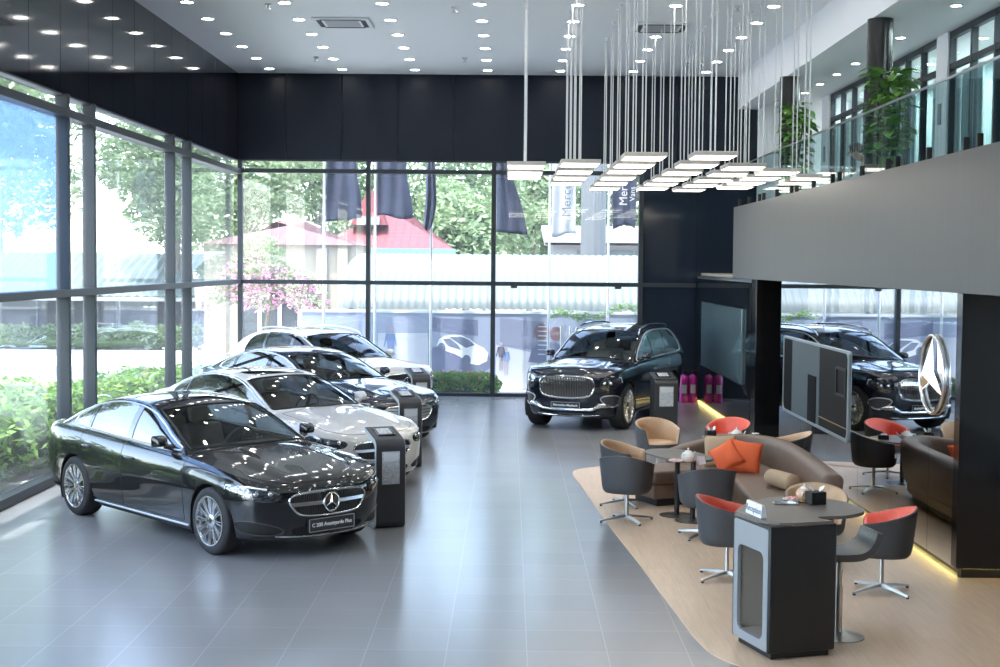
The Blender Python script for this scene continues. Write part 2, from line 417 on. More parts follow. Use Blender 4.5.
    def carve(s, name, poly, view, cond=None, regs=(0, 1, 2), only=('body',)):
        ax = {'xz': (0, 2), 'yz': (1, 2), 'xy': (0, 1)}[view]
        c = s.V[s.F].mean(1); m = pts_in_poly(c[:, ax[0]], c[:, ax[1]], poly) & np.isin(s.reg, regs) & np.isin(s.lab, only)
        if cond is not None: m &= cond(c)
        ok = m
        # move the border vertices onto the outline, along the surface
        vin = np.zeros(len(s.V), bool); vout = np.zeros(len(s.V), bool)
        vin[s.F[ok].ravel()] = True; vout[s.F[~ok & np.isin(s.reg, regs)].ravel()] = True
        b = np.where(vin & vout)[0]
        if len(b):
            p = s.V[b]; qx, qy = nearest_on_poly(p[:, ax[0]], p[:, ax[1]], poly)
            d = np.stack([qx-p[:, ax[0]], qy-p[:, ax[1]]], 1); n = s.N[b]
            o = 3-ax[0]-ax[1]; nn = n[:, o]; good = (np.abs(nn) > .25) & (np.linalg.norm(d, axis=1) < .03)
            if cond is not None: good &= cond(p)
            do = -(n[:, ax[0]]*d[:, 0]+n[:, ax[1]]*d[:, 1])/np.where(np.abs(nn) > .25, nn, 1)
            g = np.where(good)[0]
            s.V[b[g], ax[0]] = qx[g]; s.V[b[g], ax[1]] = qy[g]; s.V[b[g], o] += do[g]
        s.lab[ok] = name
    def part(s, name, obj, m, parent, side=0, off=(0, 0, 0), sharp=None):
        """side 0: both halves in one mesh; 1: left; -1: right."""
        f = s.F[s.lab == name]
        if not len(f): return None
        vs, fs, ns = [], [], []
        for sg in ((1, -1) if side == 0 else (side,)):
            idx, inv = np.unique(f.ravel(), return_inverse=True); q = s.V[idx].copy(); n = s.N[idx].copy()
            q[:, 1] *= sg; n[:, 1] *= sg; ff = inv.reshape(-1, 4)+sum(len(a) for a in vs)
            vs.append(q); ns.append(n); fs.append(ff if sg > 0 else ff[:, ::-1])
        v = np.concatenate(vs)+np.array(off); ff = np.concatenate(fs); n = np.concatenate(ns)
        me = bpy.data.meshes.new(obj); me.from_pydata(v.tolist(), [], ff[:, ::-1].tolist() if s.flip else ff.tolist()); me.update()
        me.polygons.foreach_set('use_smooth', [True]*len(me.polygons))
        me.normals_split_custom_set_from_vertices(n.tolist() if not s.flip else (-n).tolist())
        me.materials.append(m)
        o = bpy.data.objects.new(obj, me); C.objects.link(o); o.parent = parent
        return o
    flip = False
    def loops(s, name, extra=()):
        """Border loops of a panel on the left half (the centre line left out)."""
        f = s.F[np.isin(s.lab, (name,)+tuple(extra))]; cnt = {}
        for k in range(4):
            for a, b in zip(f[:, k].tolist(), f[:, (k+1) % 4].tolist()):
                key = (min(a, b), max(a, b)); cnt[key] = cnt.get(key, 0)+1
        ed = [e for e, c in cnt.items() if c == 1 and not (s.V[e[0], 1] < 1e-4 and s.V[e[1], 1] < 1e-4) and np.linalg.norm(s.V[e[0]]-s.V[e[1]]) > 1e-9]
        nb = {}
        for a, b in ed: nb.setdefault(a, []).append(b); nb.setdefault(b, []).append(a)
        out = []; used = set()
        starts = [k for k, q in nb.items() if len(q) == 1]+list(nb)
        for st in starts:
            if st in used: continue
            path = [st]; used.add(st); cur = st
            while True:
                nx = [q for q in nb[cur] if q not in used]
                if not nx: break
                cur = nx[0]; used.add(cur); path.append(cur)
            closed = len(path) > 3 and path[0] in nb[path[-1]]
            if len(path) > 3: out.append((path, closed))
        return out
    def border(s, name, r, extra=(), lift=.0, mb=None, side=0, n=6, step=2, smooth=3, keep=None):
        mb = mb or MB()
        for path, closed in s.loops(name, extra):
            P = s.V[path]+s.N[path]*lift
            for _ in range(smooth):
                Q = P.copy(); Q[1:-1] = .25*P[:-2]+.5*P[1:-1]+.25*P[2:]
                if closed: Q[0] = .25*P[-1]+.5*P[0]+.25*P[1]; Q[-1] = .25*P[-2]+.5*P[-1]+.25*P[0]
                P = Q
            P = P[::step] if closed else np.concatenate([P[:-1:step], P[-1:]])
            if keep is not None:
                P = P[keep(P)]; closed = False
                if len(P) < 2: continue
            for sg in ((1, -1) if side == 0 else (side,)):
                mb.tube([(a, b*sg, c) for a, b, c in P.tolist()], r, n, closed=closed)
        return mb

def star_mb(r, M, ring=.10, depth=.16, mb=None, back=.4):
    """Three-pointed star in a ring, facing local +z."""
    mb = mb or MB(); t = r*ring
    mb.lathe([(r-t*.9+t*.9*math.cos(a), t*math.sin(a)) for a in [2*PI*i/18 for i in range(18)]], 64, M, closed=True)
    R, q = r-t, r*.135
    vs = [M @ Vector((0, 0, r*depth)), M @ Vector((0, 0, -r*depth*back))]; fs = []
    for k in range(6):
        an = PI/2+k*PI/3; rr = R if k % 2 == 0 else q
        vs.append(M @ Vector((rr*math.cos(an), rr*math.sin(an), 0)))
    for k in range(6): fs += [(0, 2+k, 2+(k+1) % 6), (1, 2+(k+1) % 6, 2+k)]
    return mb.add(vs, fs)

def make_wheel(parent, x, side, P, style):
    R = P['R']; W = .235 if R < .38 else .285; yo = P['W']-.012
    M = TR(x, side*yo, R) @ (RX(-PI/2) if side > 0 else RX(PI/2))      # local +z points outward
    rr = R*.735
    tp = [(rr, -W), (R*.9, -W), (R*.965, -W+.015), (R, -W+.045), (R, -.05), (R*.985, -.022), (R*.93, -.003), (R*.86, .002), (rr+.012, -.004), (rr, -.012)]
    tyre = MB().lathe(tp, 56, M, closed=True).build('wheel', MT['tyre'], parent, smooth=True, sharp=45)
    tyre['label'] = 'black tyre on a silver multi-spoke rim'
    mb = MB()
    mb.lathe([(rr+.004, -.010), (rr+.002, .002), (rr-.012, .004), (rr-.022, -.012), (rr-.03, -.06), (rr-.035, -W)], 56, M)
    n = style.get('spokes', 12); hub = R*.19
    for k in range(n):
        for d in ((-.075, .075) if style.get('twin', True) else (0,)):
            a = 2*PI*k/n
            p0 = Vector((hub*math.cos(a+d*1.2), hub*math.sin(a+d*1.2), -.028)); p1 = Vector(((rr-.012)*math.cos(a+d), (rr-.012)*math.sin(a+d), -.006))
            t = (p1-p0).normalized(); sdir = t.cross(Vector((0, 0, 1))).normalized(); w0, w1 = style.get('w', (.007, .009))
            vs = []
            for p, w in ((p0, w0), ((p0+p1)/2+Vector((0, 0, .006)), (w0+w1)/2), (p1, w1)):
                vs += [M @ (p-sdir*w), M @ (p-sdir*w*.6+Vector((0, 0, .008))), M @ (p+sdir*w*.6+Vector((0, 0, .008))), M @ (p+sdir*w), M @ (p-Vector((0, 0, .03)))]
            fs = []
            for i in range(2):
                for j in range(5): fs.append((i*5+j, i*5+(j+1) % 5, i*5+5+(j+1) % 5, i*5+5+j))
            mb.add(vs, fs)
    mb.lathe([(.001, -.012), (.03, -.012), (hub*.62, -.014), (hub, -.024), (hub*1.08, -.05)], 32, M)
    rim = mb.build('rim', style.get('mat') or MT['alloy'], tyre, smooth=True, sharp=40)
    MB().disc(rr-.03, -.115, -.105, 40, M).build('wheel_well_disc', MT['black_matt'], tyre)
    MB().disc(rr*.78, -.10, -.075, 40, M).build('brake_disc', MT['brake'], tyre)
    MB().disc(.026, -.013, -.008, 20, M).build('hub_cap', MT['black_gloss'], tyre)
    return tyre

def make_car(name, label, P, paint, loc, heading, group=None, res=.02, opt=None):
    """heading: direction the nose points, (x, y) on the floor; loc: floor point under the middle of the front axle."""
    opt = opt or {}
    root = thing(name, label, 'car', (*loc, 0), math.atan2(heading[1], heading[0]), group)
    s = Shell(P, res); W, R = P['W'], P['R']
    for xw in (0, -P['WB']):
        circ = [(xw+P['arch']*math.cos(2*PI*k/72), R+P['arch']*math.sin(2*PI*k/72)) for k in range(72)]
        s.carve('gone', circ, 'xz', lambda c: c[:, 1] > W*.55, (0, 1))
    lo, hi = pchip(*P['dlo_lo']), pchip(*P['dlo_hi'])
    glass = []
    for a, b, nm in P['wins']:
        xs = np.linspace(a, b, 40); poly = [(x, float(lo(x))) for x in xs]+[(x, float(max(hi(x), lo(x)+.002))) for x in xs[::-1]]
        s.carve('win_'+nm, poly, 'xz', None, (2,)); glass.append('win_'+nm)
    fw = lambda x: np.minimum(np.minimum(spline(*P['Cy'])(x), P['belt']), 2)-.035
    def band(x0, k0, x1, k1, inset=0.0):
        n = 24; ys = np.linspace(0, 1, n); o = []
        for (xc, kk), rev in (((x0, k0), False), ((x1, k1), True)):
            q = []
            for y in ys: q.append((xc-kk*y*y, float(fw(xc-kk*y*y)-inset)*y))
            o += q[::-1] if rev else q
        return o
    x0, k0 = P['ws_base']; x1, k1 = P['ws_top']
    s.carve('windscreen', band(x0, k0, x1, k1), 'xy', lambda c: c[:, 2] > s.zs(c[:, 0])+.02, (2,))
    x0, k0 = P['rw_top']; x1, k1 = P['rw_base']
    s.carve('rear_window', band(x0, k0, x1, k1, .02), 'xy', lambda c: (c[:, 2] > s.zs(c[:, 0])+.03) & (c[:, 0] < P['rw_top'][0]+.08), (2,))
    if P.get('sunroof'):
        a, b = P['sunroof']; yy = W*.52
        s.carve('sunroof', rounded([(a, 0), (a-.02, yy), (b, yy), (b, 0), (b, -.3), (a, -.3)], 1), 'xy', lambda c: c[:, 2] > s.T(c[:, 0])-.12, (2,))
    front = lambda c: c[:, 0] > .18
    s.carve('grille', rounded(P['grille']+[(-y, z) for y, z in P['grille'][::-1][1:-1]], 2), 'yz', front, (0,))
    s.carve('light', rounded(P['light'], 2), 'yz', front, (0, 1))
    for i, q in enumerate(P['vents']):
        q = q if q[0][0] > 0 else q+[(-y, z) for y, z in q[::-1][1:-1]]
        s.carve('vent%d' % i, rounded(q, 2), 'yz', front, (0,))
    s.carve('tail', rounded(P['tail'], 2), 'xz', None, (0,))
    h0, h1, hy = P['hood']
    hp = [(h0, 0)]+[(h0-.10*t*t-.16*t**6, hy*t) for t in np.linspace(0, 1, 20)]+[(h1, hy*.98), (h1, 0), (h1, -.4), (h0, -.4)]
    s.carve('hood', hp, 'xy', lambda c: c[:, 0] > h1, (1,))
    for a, b, nm in P['doors']:
        top = lambda x: float(hi(x))+.03 if x < P['wins'][0][0]-.06 else float(s.zs(x))-.005
        xs = np.linspace(a, b, 40); poly = [(a, P['door_lo'])]+[(x, top(x)) for x in xs]+[(b, P['door_lo'])]
        s.carve('door_'+nm, poly, 'xz', lambda c: c[:, 1] > .3, (0, 1, 2))
    dark = opt.get('glass', MT['car_glass'])
    s.part('body', 'body', paint, root)
    s.part('hood', 'hood', paint, root)
    s.part('windscreen', 'windscreen', MT['screen_glass'], root)
    s.part('rear_window', 'rear_window', dark, root)
    if P.get('sunroof'): s.part('sunroof', 'sunroof', opt.get('roof', MT['black_gloss']), root)
    chrome = MT['chrome']
    for sg in (1, -1):
        for _, _, nm in P['doors']:
            d = s.part('door_'+nm, nm+'_door', paint, root, sg)
            if 'win_'+nm in glass: s.part('win_'+nm, 'door_window', dark, d, sg)
            hx, hz = P['handles'][0 if nm == 'front' else 1]
            yy = surf_y(s, hx, hz)
            MB().ell((hx, sg*(yy+.012), hz), (.105, .018, .017), 16, 8).build('door_handle', paint if not opt.get('chrome_handle') else chrome, d, smooth=True, sharp=180)
            if nm == 'front':
                mx, mz = P['mirror']; yb = P['belt']
                m = MB()
                Mm = TR(mx+.02, sg*(W+.015), mz+.045)
                m.bm(mirror_bm(), Mm)
                m.tube([(mx+.03, sg*(yb-.02), mz-.02), (mx+.035, sg*(W-.02), mz)], [.035, .025], 8)
                mo = m.build('wing_mirror', opt.get('mirror', paint), d, smooth=True, sharp=180)
        if 'win_quarter' in glass: s.part('win_quarter', 'quarter_window', dark, root, sg)
        hl = s.part('light', 'headlight', MT['headlight'], root, sg, off=(-.006, 0, 0))
        # lamp innards: bright strip along the upper edge and two projector lenses
        Lp = P['light']; cy = sum(q[0] for q in Lp)/len(Lp); cz = sum(q[1] for q in Lp)/len(Lp)
        m = MB(); up_ = [(y*.97+cy*.03, z*.9+cz*.1) for y, z in sorted(Lp)[2:] if z > cz-.01]
        pts = [Vector((surf_x(s, y, z)+.001, sg*y, z)) for y, z in sorted(up_)]
        if len(pts) > 1: m.tube(pts, .010, 6)
        m.build('light_strip', MT['lamp_white'], hl, smooth=True)
        for f in (.25, .55):
            m = MB(); y = Lp[0][0]+(max(q[0] for q in Lp)-Lp[0][0])*f; x = surf_x(s, y, cz)
            m.ell((x-.012, sg*y, cz-.006), (.02, .034, .026), 16, 10)
            m.build('projector_lens', MT['lens'], hl, smooth=True, sharp=180)
        av = s.part('vent0', 'air_intake', MT['intake_mesh'] if P['bars'] == 'vertical' else MT['black_matt'], root, sg, off=(-.015, 0, 0))
        tl = s.part('tail', 'tail_light', MT['tail_red'], root, sg)
        if av: s.border('vent0', .010 if P['bars'] == 'vertical' else .0035, mb=MB(), lift=.002, side=sg).build('intake_surround', MT['trim'] if P['bars'] == 'vertical' else MT['dark_satin'], av, smooth=True)
    g = s.part('grille', 'grille', MT['grille'], root, 0, off=(-.022, 0, 0))
    s.part('vent1', 'lower_grille', MT['black_matt'], root, 0, off=(-.02, 0, 0))
    s.border('grille', opt.get('grille_r', .011), mb=MB(), lift=.002, n=8).build('grille_surround', chrome, g, smooth=True)
    # grille bars
    gy = max(q[0] for q in P['grille']); gz0 = min(q[1] for q in P['grille']); gz1 = max(q[1] for q in P['grille'])
    poly = rounded(P['grille']+[(-y, z) for y, z in P['grille'][::-1][1:-1]], 2)
    m = MB()
    if P['bars'] == 'vertical':
        for k in range(-16, 17):
            y = gy*.96*k/16.5; zz = [z for z in np.linspace(gz0, gz1, 60) if pts_in_poly(np.array([y]), np.array([z]), poly)[0]]
            if len(zz) < 3: continue
            m.tube([(surf_x(s, abs(y), z)-.012, y, z) for z in np.linspace(zz[0], zz[-1], 8)], .0075, 6)
        m.build('slat', chrome, g, smooth=True)
    else:
        levels = {'single': [.53], 'triple': [.2, .4, .6, .8], 'double': [.35, .65]}[P['bars']]
        for q in levels:
            z = gz0+(gz1-gz0)*q; yy = [y for y in np.linspace(0, gy, 80) if pts_in_poly(np.array([y]), np.array([z]), poly)[0]]
            if not yy: continue
            ym = yy[-1]; pts = [(surf_x(s, abs(y), z)-.004, y, z) for y in np.linspace(-ym, ym, 41)]
            for dz in (-.011, 0, .011): m.tube([(a, b, c+dz) for a, b, c in pts], .0085, 6)
        m.build('bar', MT['satin'], g, smooth=True)
        m = MB()
        for k in range(-22, 23):
            y = gy*k/22.5; zz = [z for z in np.linspace(gz0, gz1, 50) if pts_in_poly(np.array([y]), np.array([z]), poly)[0]]
            if len(zz) < 3: continue
            m.tube([(surf_x(s, abs(y), z)-.016, y, z) for z in np.linspace(zz[0], zz[-1], 6)], .004, 4)
        m.build('slat', MT['dark_satin'], g)
    if P['star_r']:
        x = surf_x(s, 0, P['star'][1])
        Ms = TR(x+.012, 0, P['star'][1]) @ Matrix(((0, 0, 1, 0), (1, 0, 0, 0), (0, 1, 0, 0), (0, 0, 0, 1)))
        st = star_mb(P['star_r'], Ms).build('star_emblem', chrome, g, smooth=True, sharp=20)
        MB().disc(P['star_r']*.95, -.012, -.006, 32, Ms).build('emblem_back', MT['black_gloss'], g)
    # trims
    seam = MB()
    for _, _, nm in P['doors']: s.border('door_'+nm, .0035, ('win_'+nm,) if 'win_'+nm in glass else (), mb=seam, n=5, keep=lambda Q: Q[:, 2] < s.zs(Q[:, 0])+.01)
    s.border('hood', .0035, mb=seam, n=5)
    seam.build('panel_gap', MT['black_matt'], root)
    wt = MB(); dl = [n for n in glass]
    xs = np.linspace(P['wins'][0][0], P['wins'][-1][1], 60)
    outl = [(x, float(lo(x))-.008) for x in xs]+[(x, float(max(hi(x), lo(x)))+.010) for x in xs[::-1]]
    pts = [gh_pt(s, x, z) for x, z in outl]
    for sg in (1, -1): wt.tube([(a, b*sg, c) for a, b, c in pts], opt.get('trim_r', .010), 6, closed=True)
    wt.build('window_trim', opt.get('trim', MT['trim']), root, smooth=True)
    for i in range(len(P['wins'])-1):
        a, b = P['wins'][i][1], P['wins'][i+1][0]; xm = (a+b)/2; hw = abs(a-b)/2+.004
        for sg in (1, -1):
            pil = MB(); q = [[Vector(gh_pt(s, xm+d, float(lo(xm))+(float(hi(xm+d))-float(lo(xm)))*t))+Vector((0, .004, 0)) for t in np.linspace(0, 1, 10)] for d in (-hw, hw)]
            pil.grid([[Vector((p.x, p.y*sg, p.z)) for p in row] for row in q]); pil.build('window_pillar', MT['black_gloss'], root)
    s.border('windscreen', .011, mb=MB(), n=6).build('windscreen_seal', MT['black_matt'], root)
    # sill strip, arches, floor, bumper lip
    m = MB()
    for sg in (1, -1):
        zz = P['zb'][1][1]+.035; m.tube([(x, sg*(W*.945), zz) for x in np.linspace(-R-.1, -P['WB']+R+.1, 24)], .012, 6)
    m.build('sill_strip', MT['satin'] if not opt.get('sill') else opt['sill'], root, smooth=True)
    m = MB(); zl = P['zb'][1][0]+.025
    ys = np.linspace(-W*.62, W*.62, 40); pts = [(surf_x(s, abs(y), zl)+.006, y, zl+.02*(abs(y)/W/.62)**3) for y in ys]
    m.tube(pts, opt.get('lip_r', .010), 8)
    if opt.get('skid'):
        pts = [(surf_x(s, abs(y), z)+.004, y, z) for y, z in [(-W*.82, .44), (-W*.74, .455), (-W*.62, .45), (-W*.48, .385), (-W*.2, .375), (W*.2, .375), (W*.48, .385), (W*.62, .45), (W*.74, .455), (W*.82, .44)]]
        m.tube(pts, [.012, .04, .045, .03, .026, .026, .03, .045, .04, .012], 10)
    m.build('bumper_trim', chrome, root, smooth=True)
    m = MB()
    for xw in (0, -P['WB']):
        for sg in (1, -1):
            a = P['arch']+.002; prof = [(xw+a*math.cos(t), R+a*math.sin(t)) for t in np.linspace(-.5, PI+.5, 40)]
            m.grid([[(x, sg*y, z) for y in (W*.55, W*.975)] for x, z in prof])
            m.add([(x, sg*W*.56, z) for x, z in prof], [tuple(range(len(prof)))])
    m.box(-P['WB']+.45, -.45, -W*.9, W*.9, P['zb'][1][1]-.02, P['zb'][1][1]+.02)
    m.box(.30, .55, -W*.60, W*.60, P['zb'][1][0]-.01, P['zb'][1][0]+.02)
    m.box(P['xR'][1][0]+.10, -P['WB']-.40, -W*.75, W*.75, P['zb'][1][2]+.06, P['zb'][1][2]+.10)
    m.build('underbody', MT['black_matt'], root)
    for xw in (0, -P['WB']):
        for sg in (1, -1): make_wheel(root, xw, sg, P, opt.get('wheel', {}))
    if opt.get('rails'):
        for sg in (1, -1):
            xs = np.linspace(P['wins'][0][1]+.30, P['wins'][-1][1]+.25, 24); Cz_, Cy_ = spline(*P['Cz']), spline(*P['Cy'])
            pts = [(x, sg*(float(Cy_(x))-.05), float(Cz_(x))+.075-(.06 if i in (0, 23) else 0)) for i, x in enumerate(xs)]
            MB().tube(pts, .017, 8).build('roof_rail', opt['rails'], root, smooth=True)
    # cabin: dashboard, wheel, seats
    cz = P['seat_z']; xd = P['ws_base'][0]-.12; zt = float(s.zs(xd))
    MB().bbox(xd-.62, xd+.05, -W*.80, W*.80, zt-.30, zt+.005, .05).build('dashboard', MT['cabin_dark'], root, smooth=True)
    sw = MB(); Mw = TR(xd-.78, .36, zt-.02) @ RY(-1.15)
    sw.lathe([(.18+.014*math.cos(a), .014*math.sin(a)) for a in [2*PI*i/8 for i in range(8)]], 32, Mw, closed=True)
    sw.box(-.17, .17, -.02, .02, -.012, .012, Mw); sw.box(-.02, .02, -.02, .16, -.012, .012, Mw)
    sw.build('steering_wheel', MT['cabin_dark'], root, smooth=True)
    for row, xr in enumerate((xd-1.20, xd-2.02)):
        for sy in (.37, -.37):
            b = MB(); bx = TR(xr, sy, cz)
            b.bbox(-.22, .30, -.25, .25, .0, .17, .05, 3, bx); bk = bx @ TR(-.20, 0, .12) @ RY(-.33)
            b.bbox(-.10, .05, -.24, .24, 0, .58, .05, 3, bk); b.bbox(-.09, .01, -.13, .13, .60, .78, .04, 3, bk)
            if row == 0 or True: b.build('seat', opt.get('seat', MT['cabin_tan']), root, smooth=True)
    MB().box(-P['WB']-.35, xd, -W*.8, W*.8, P['zb'][1][1]+.02, P['zb'][1][1]+.05).build('cabin_floor', MT['cabin_dark'], root)
    if opt.get('plate'):
        pz = P['plate'][1]; hw, hh = opt.get('plate_hw', .27), opt.get('plate_hh', .062); x = max(surf_x(s, 0, pz), surf_x(s, 0, pz+.05))+.012
        pl = MB().bbox(x-.03, x+.008, -hw, hw, pz-hh, pz+hh, .006, 2).build('plate', MT['plate'], root)
        pl['label'] = 'dark plate with white lettering'
        fr = MB()
        for z in (pz-hh, pz+hh): fr.box(x+.004, x+.011, -hw, hw, z-.0035, z+.0035)
        for y in (-hw, hw): fr.box(x+.004, x+.011, y-.0035, y+.0035, pz-hh, pz+hh)
        fr.build('plate_frame', MT['satin'], pl)
        lettering(opt['plate'], opt.get('plate_size', .062), MT['white_print'], pl, TR(x+.010, 0, pz) @ Matrix(((0, 0, 1, 0), (1, 0, 0, 0), (0, 1, 0, 0), (0, 0, 0, 1))), bold=.001)
    return root
def surf_x(s, y, z):
    """Front-most x of the body at a given y, z."""
    m = (s.reg_v == 0) & (s.V[:, 0] > 0) if hasattr(s, 'reg_v') else None
    if m is None:
        rv = np.full(len(s.V), 9); 
        for k in range(4): rv[s.F[:, k]] = s.reg
        s.reg_v = rv; s.fidx = np.where((rv != 2) & (s.V[:, 0] > .0))[0]
        s.sidx = np.where((rv == 0))[0]
    Q = s.V[s.fidx]; d = (Q[:, 1]-abs(y))**2+(Q[:, 2]-z)**2; k = np.argsort(d)[:4]
    w = 1/(d[k]+1e-6); near = Q[k, 0]
    return float((near*w).sum()/w.sum())
def surf_y(s, x, z):
    surf_x(s, 0, .5)
    Q = s.V[s.sidx]; d = (Q[:, 0]-x)**2+(Q[:, 2]-z)**2; k = np.argsort(d)[:4]; w = 1/(d[k]+1e-6)
    return float((Q[k, 1]*w).sum()/w.sum())
def gh_pt(s, x, z):
    if not hasattr(s, 'gidx'):
        rv = np.zeros(len(s.V), int); rv[s.F[s.reg == 2].ravel()] = 1
        s.gidx = np.where(rv == 1)[0]; s.gidx = s.gidx[s.V[s.gidx, 1] > .45]
    Q = s.V[s.gidx]; d = (Q[:, 0]-x)**2+(Q[:, 2]-z)**2; k = np.argsort(d)[:4]; w = 1/(d[k]+1e-7)
    return (x, float((Q[k, 1]*w).sum()/w.sum())+.002, z)

def paint_mat(name, col, metallic=.0, rough=.25, flake=0):
    m = mat(name, col, rough, metallic, coat=1.0, spec=.15)
    m.node_tree.nodes['Principled BSDF'].inputs['Coat IOR'].default_value = 1.58
    m.node_tree.nodes['Principled BSDF'].inputs['Coat Roughness'].default_value = .012
    return m
MT = dict(
    trim=mat('window_trim_metal', (.82, .83, .84), .3, .8),
    chrome=mat('chrome', (.80, .80, .80), .10, 1), satin=mat('satin_metal', (.62, .62, .64), .28, 1), dark_satin=mat('dark_satin', (.14, .14, .145), .4, .8),
    tyre=noise_mat('tyre_rubber', (.018, .018, .02), (.026, .026, .028), 60, .75), alloy=mat('alloy', (.72, .73, .76), .22, 1),
    black_matt=mat('black_plastic', (.012, .012, .013), .6), black_gloss=mat('black_gloss', (.01, .01, .012), .08, coat=1),
    brake=mat('brake_steel', (.35, .35, .36), .35, 1), car_glass=glass_mat('tinted_car_glass', (.20, .24, .26), 1.9, boost=.12),
    privacy=glass_mat('privacy_glass', (.05, .06, .07), 1.6),
    screen_glass=glass_mat('windscreen_glass', (.62, .68, .70), 1.6), headlight=noise_mat('headlight_glass', (.05, .055, .06), (.30, .32, .35), 26, .12, 2, (1, 1, 2.4), metal=.85, coat=1, lo=.42, hi=.62),
    lamp_white=mat('lamp_strip', (.85, .88, .92), .2, .2), lens=mat('lens', (.65, .68, .72), .06, 1), intake_mesh=mat('intake_mesh', (.12, .12, .13), .4, .7),
    tail_red=mat('tail_light_red', (.45, .012, .02), .1, coat=1), grille=mat('grille_black', (.012, .012, .013), .35),
    cabin_dark=mat('cabin_dark', (.03, .03, .034), .6), cabin_tan=noise_mat('cabin_tan_leather', (.30, .20, .13), (.36, .24, .16), 8, .5),
    cabin_black=mat('cabin_black_leather', (.03, .028, .03), .5), plate=mat('plate_dark', (.03, .032, .036), .35), white_print=mat('white_print', (.85, .85, .85), .5),
)
# ------------------------------------------------------------------ room
YB, XL, ZC, ZG, ZT = 30.3, -5.88, 6.93, 5.07, 2.45       # back wall, left wall, ceiling, top of the glazing, transom
YF = -6.0                                               # end of the hall behind the camera
def xr(Y): return 4.20-.0098*(Y-12.9)                    # mirror wall under the gallery
MZ0, MZ1 = 2.66, 3.96                                    # gallery parapet

def tile_mat():
    m = mat('floor_tile', (.2, .2, .2), .30)
    nt, N, L, b = nodes(m)
    tc = N.new('ShaderNodeTexCoord'); mp = N.new('ShaderNodeMapping'); p = at_h(274, 667); q = at_h(345, 550)
    mp.inputs['Location'].default_value = (-((p.x+q.x)/2) % .6, -(at_h(400, 593).y) % .6, 0)
    br = N.new('ShaderNodeTexBrick'); br.offset = 0; br.squash = 1
    for k, v in (('Scale', 1), ('Mortar Size', .0035), ('Mortar Smooth', .1), ('Bias', 0), ('Brick Width', .6), ('Row Height', .6)): br.inputs[k].default_value = v
    br.inputs['Color1'].default_value = (.245, .25, .26, 1); br.inputs['Color2'].default_value = (.265, .27, .28, 1); br.inputs['Mortar'].default_value = (.34, .34, .35, 1)
    nz = N.new('ShaderNodeTexNoise'); nz.inputs['Scale'].default_value = 1.2; nz.inputs['Detail'].default_value = 6
    mr = N.new('ShaderNodeMapRange'); mr.inputs['To Min'].default_value = .95; mr.inputs['To Max'].default_value = 1.05
    mx = N.new('ShaderNodeMix'); mx.data_type = 'RGBA'; mx.blend_type = 'MULTIPLY'; mx.inputs[0].default_value = 1
    L.new(tc.outputs['Object'], mp.inputs[0]); L.new(mp.outputs[0], br.inputs['Vector']); L.new(tc.outputs['Object'], nz.inputs['Vector'])
    L.new(nz.outputs['Fac'], mr.inputs[0]); L.new(br.outputs['Color'], mx.inputs[6]); L.new(mr.outputs[0], mx.inputs[7])
    L.new(mx.outputs[2], b.inputs['Base Color'])
    ra = N.new('ShaderNodeMapRange'); ra.inputs['To Min'].default_value = .22; ra.inputs['To Max'].default_value = .28
    L.new(nz.outputs['Fac'], ra.inputs[0]); b.inputs['Roughness'].default_value = .23
    b.inputs['Specular IOR Level'].default_value = .75
    return m
def plank_mat():
    m = mat('floor_planks', (.5, .4, .3), .42)
    nt, N, L, b = nodes(m)
    tc = N.new('ShaderNodeTexCoord'); mp = N.new('ShaderNodeMapping'); mp.inputs['Rotation'].default_value = (0, 0, PI/2)
    br = N.new('ShaderNodeTexBrick'); br.offset = .37
    for k, v in (('Scale', 1), ('Mortar Size', .0012), ('Bias', 0), ('Brick Width', 1.2), ('Row Height', .19)): br.inputs[k].default_value = v
    br.inputs['Color1'].default_value = (.72, .52, .355, 1); br.inputs['Color2'].default_value = (.76, .56, .385, 1); br.inputs['Mortar'].default_value = (.52, .42, .32, 1)
    mp2 = N.new('ShaderNodeMapping'); mp2.inputs['Scale'].default_value = (14, .8, 1)
    nz = N.new('ShaderNodeTexNoise'); nz.inputs['Scale'].default_value = 3; nz.inputs['Detail'].default_value = 8
    mr = N.new('ShaderNodeMapRange'); mr.inputs['From Min'].default_value = .3; mr.inputs['From Max'].default_value = .7; mr.inputs['To Min'].default_value = .92; mr.inputs['To Max'].default_value = 1.06
    mx = N.new('ShaderNodeMix'); mx.data_type = 'RGBA'; mx.blend_type = 'MULTIPLY'; mx.inputs[0].default_value = 1
    L.new(tc.outputs['Object'], mp.inputs[0]); L.new(mp.outputs[0], br.inputs['Vector']); L.new(tc.outputs['Object'], mp2.inputs[0]); L.new(mp2.outputs[0], nz.inputs['Vector'])
    L.new(nz.outputs['Fac'], mr.inputs[0]); L.new(br.outputs['Color'], mx.inputs[6]); L.new(mr.outputs[0], mx.inputs[7]); L.new(mx.outputs[2], b.inputs['Base Color'])
    return m
M_white = mat('white_paint', (.78, .80, .82), .55)
M_ceil = mat('ceiling_paint', (.82, .845, .865), .7)
M_panel = mat('dark_wall_panel', (.008, .011, .017), .06, spec=.5)
M_panel_back = mat('dark_back_panel', (.009, .014, .026), .38, spec=.3)
M_frame = mat('window_frame_grey', (.036, .046, .056), .45, .1, spec=.35)
M_frame_dark = mat('window_frame_dark', (.035, .045, .055), .4, .3)
M_glass = glass_mat('window_glass', (.95, .975, .985), 1.5, veil=.02)
M_film = glass_mat('blue_window_film', (.80, .88, .95), 1.5, boost=.04, veil=.30, veilcol=(.30, .48, .80))
M_rail = glass_mat('railing_glass', (.78, .895, .905), 1.3, graze=.45)
M_parapet = noise_mat('parapet_grey_metal', (.044, .043, .0435), (.051, .0495, .0495), 3, .40, 4, (1, 8, .3))
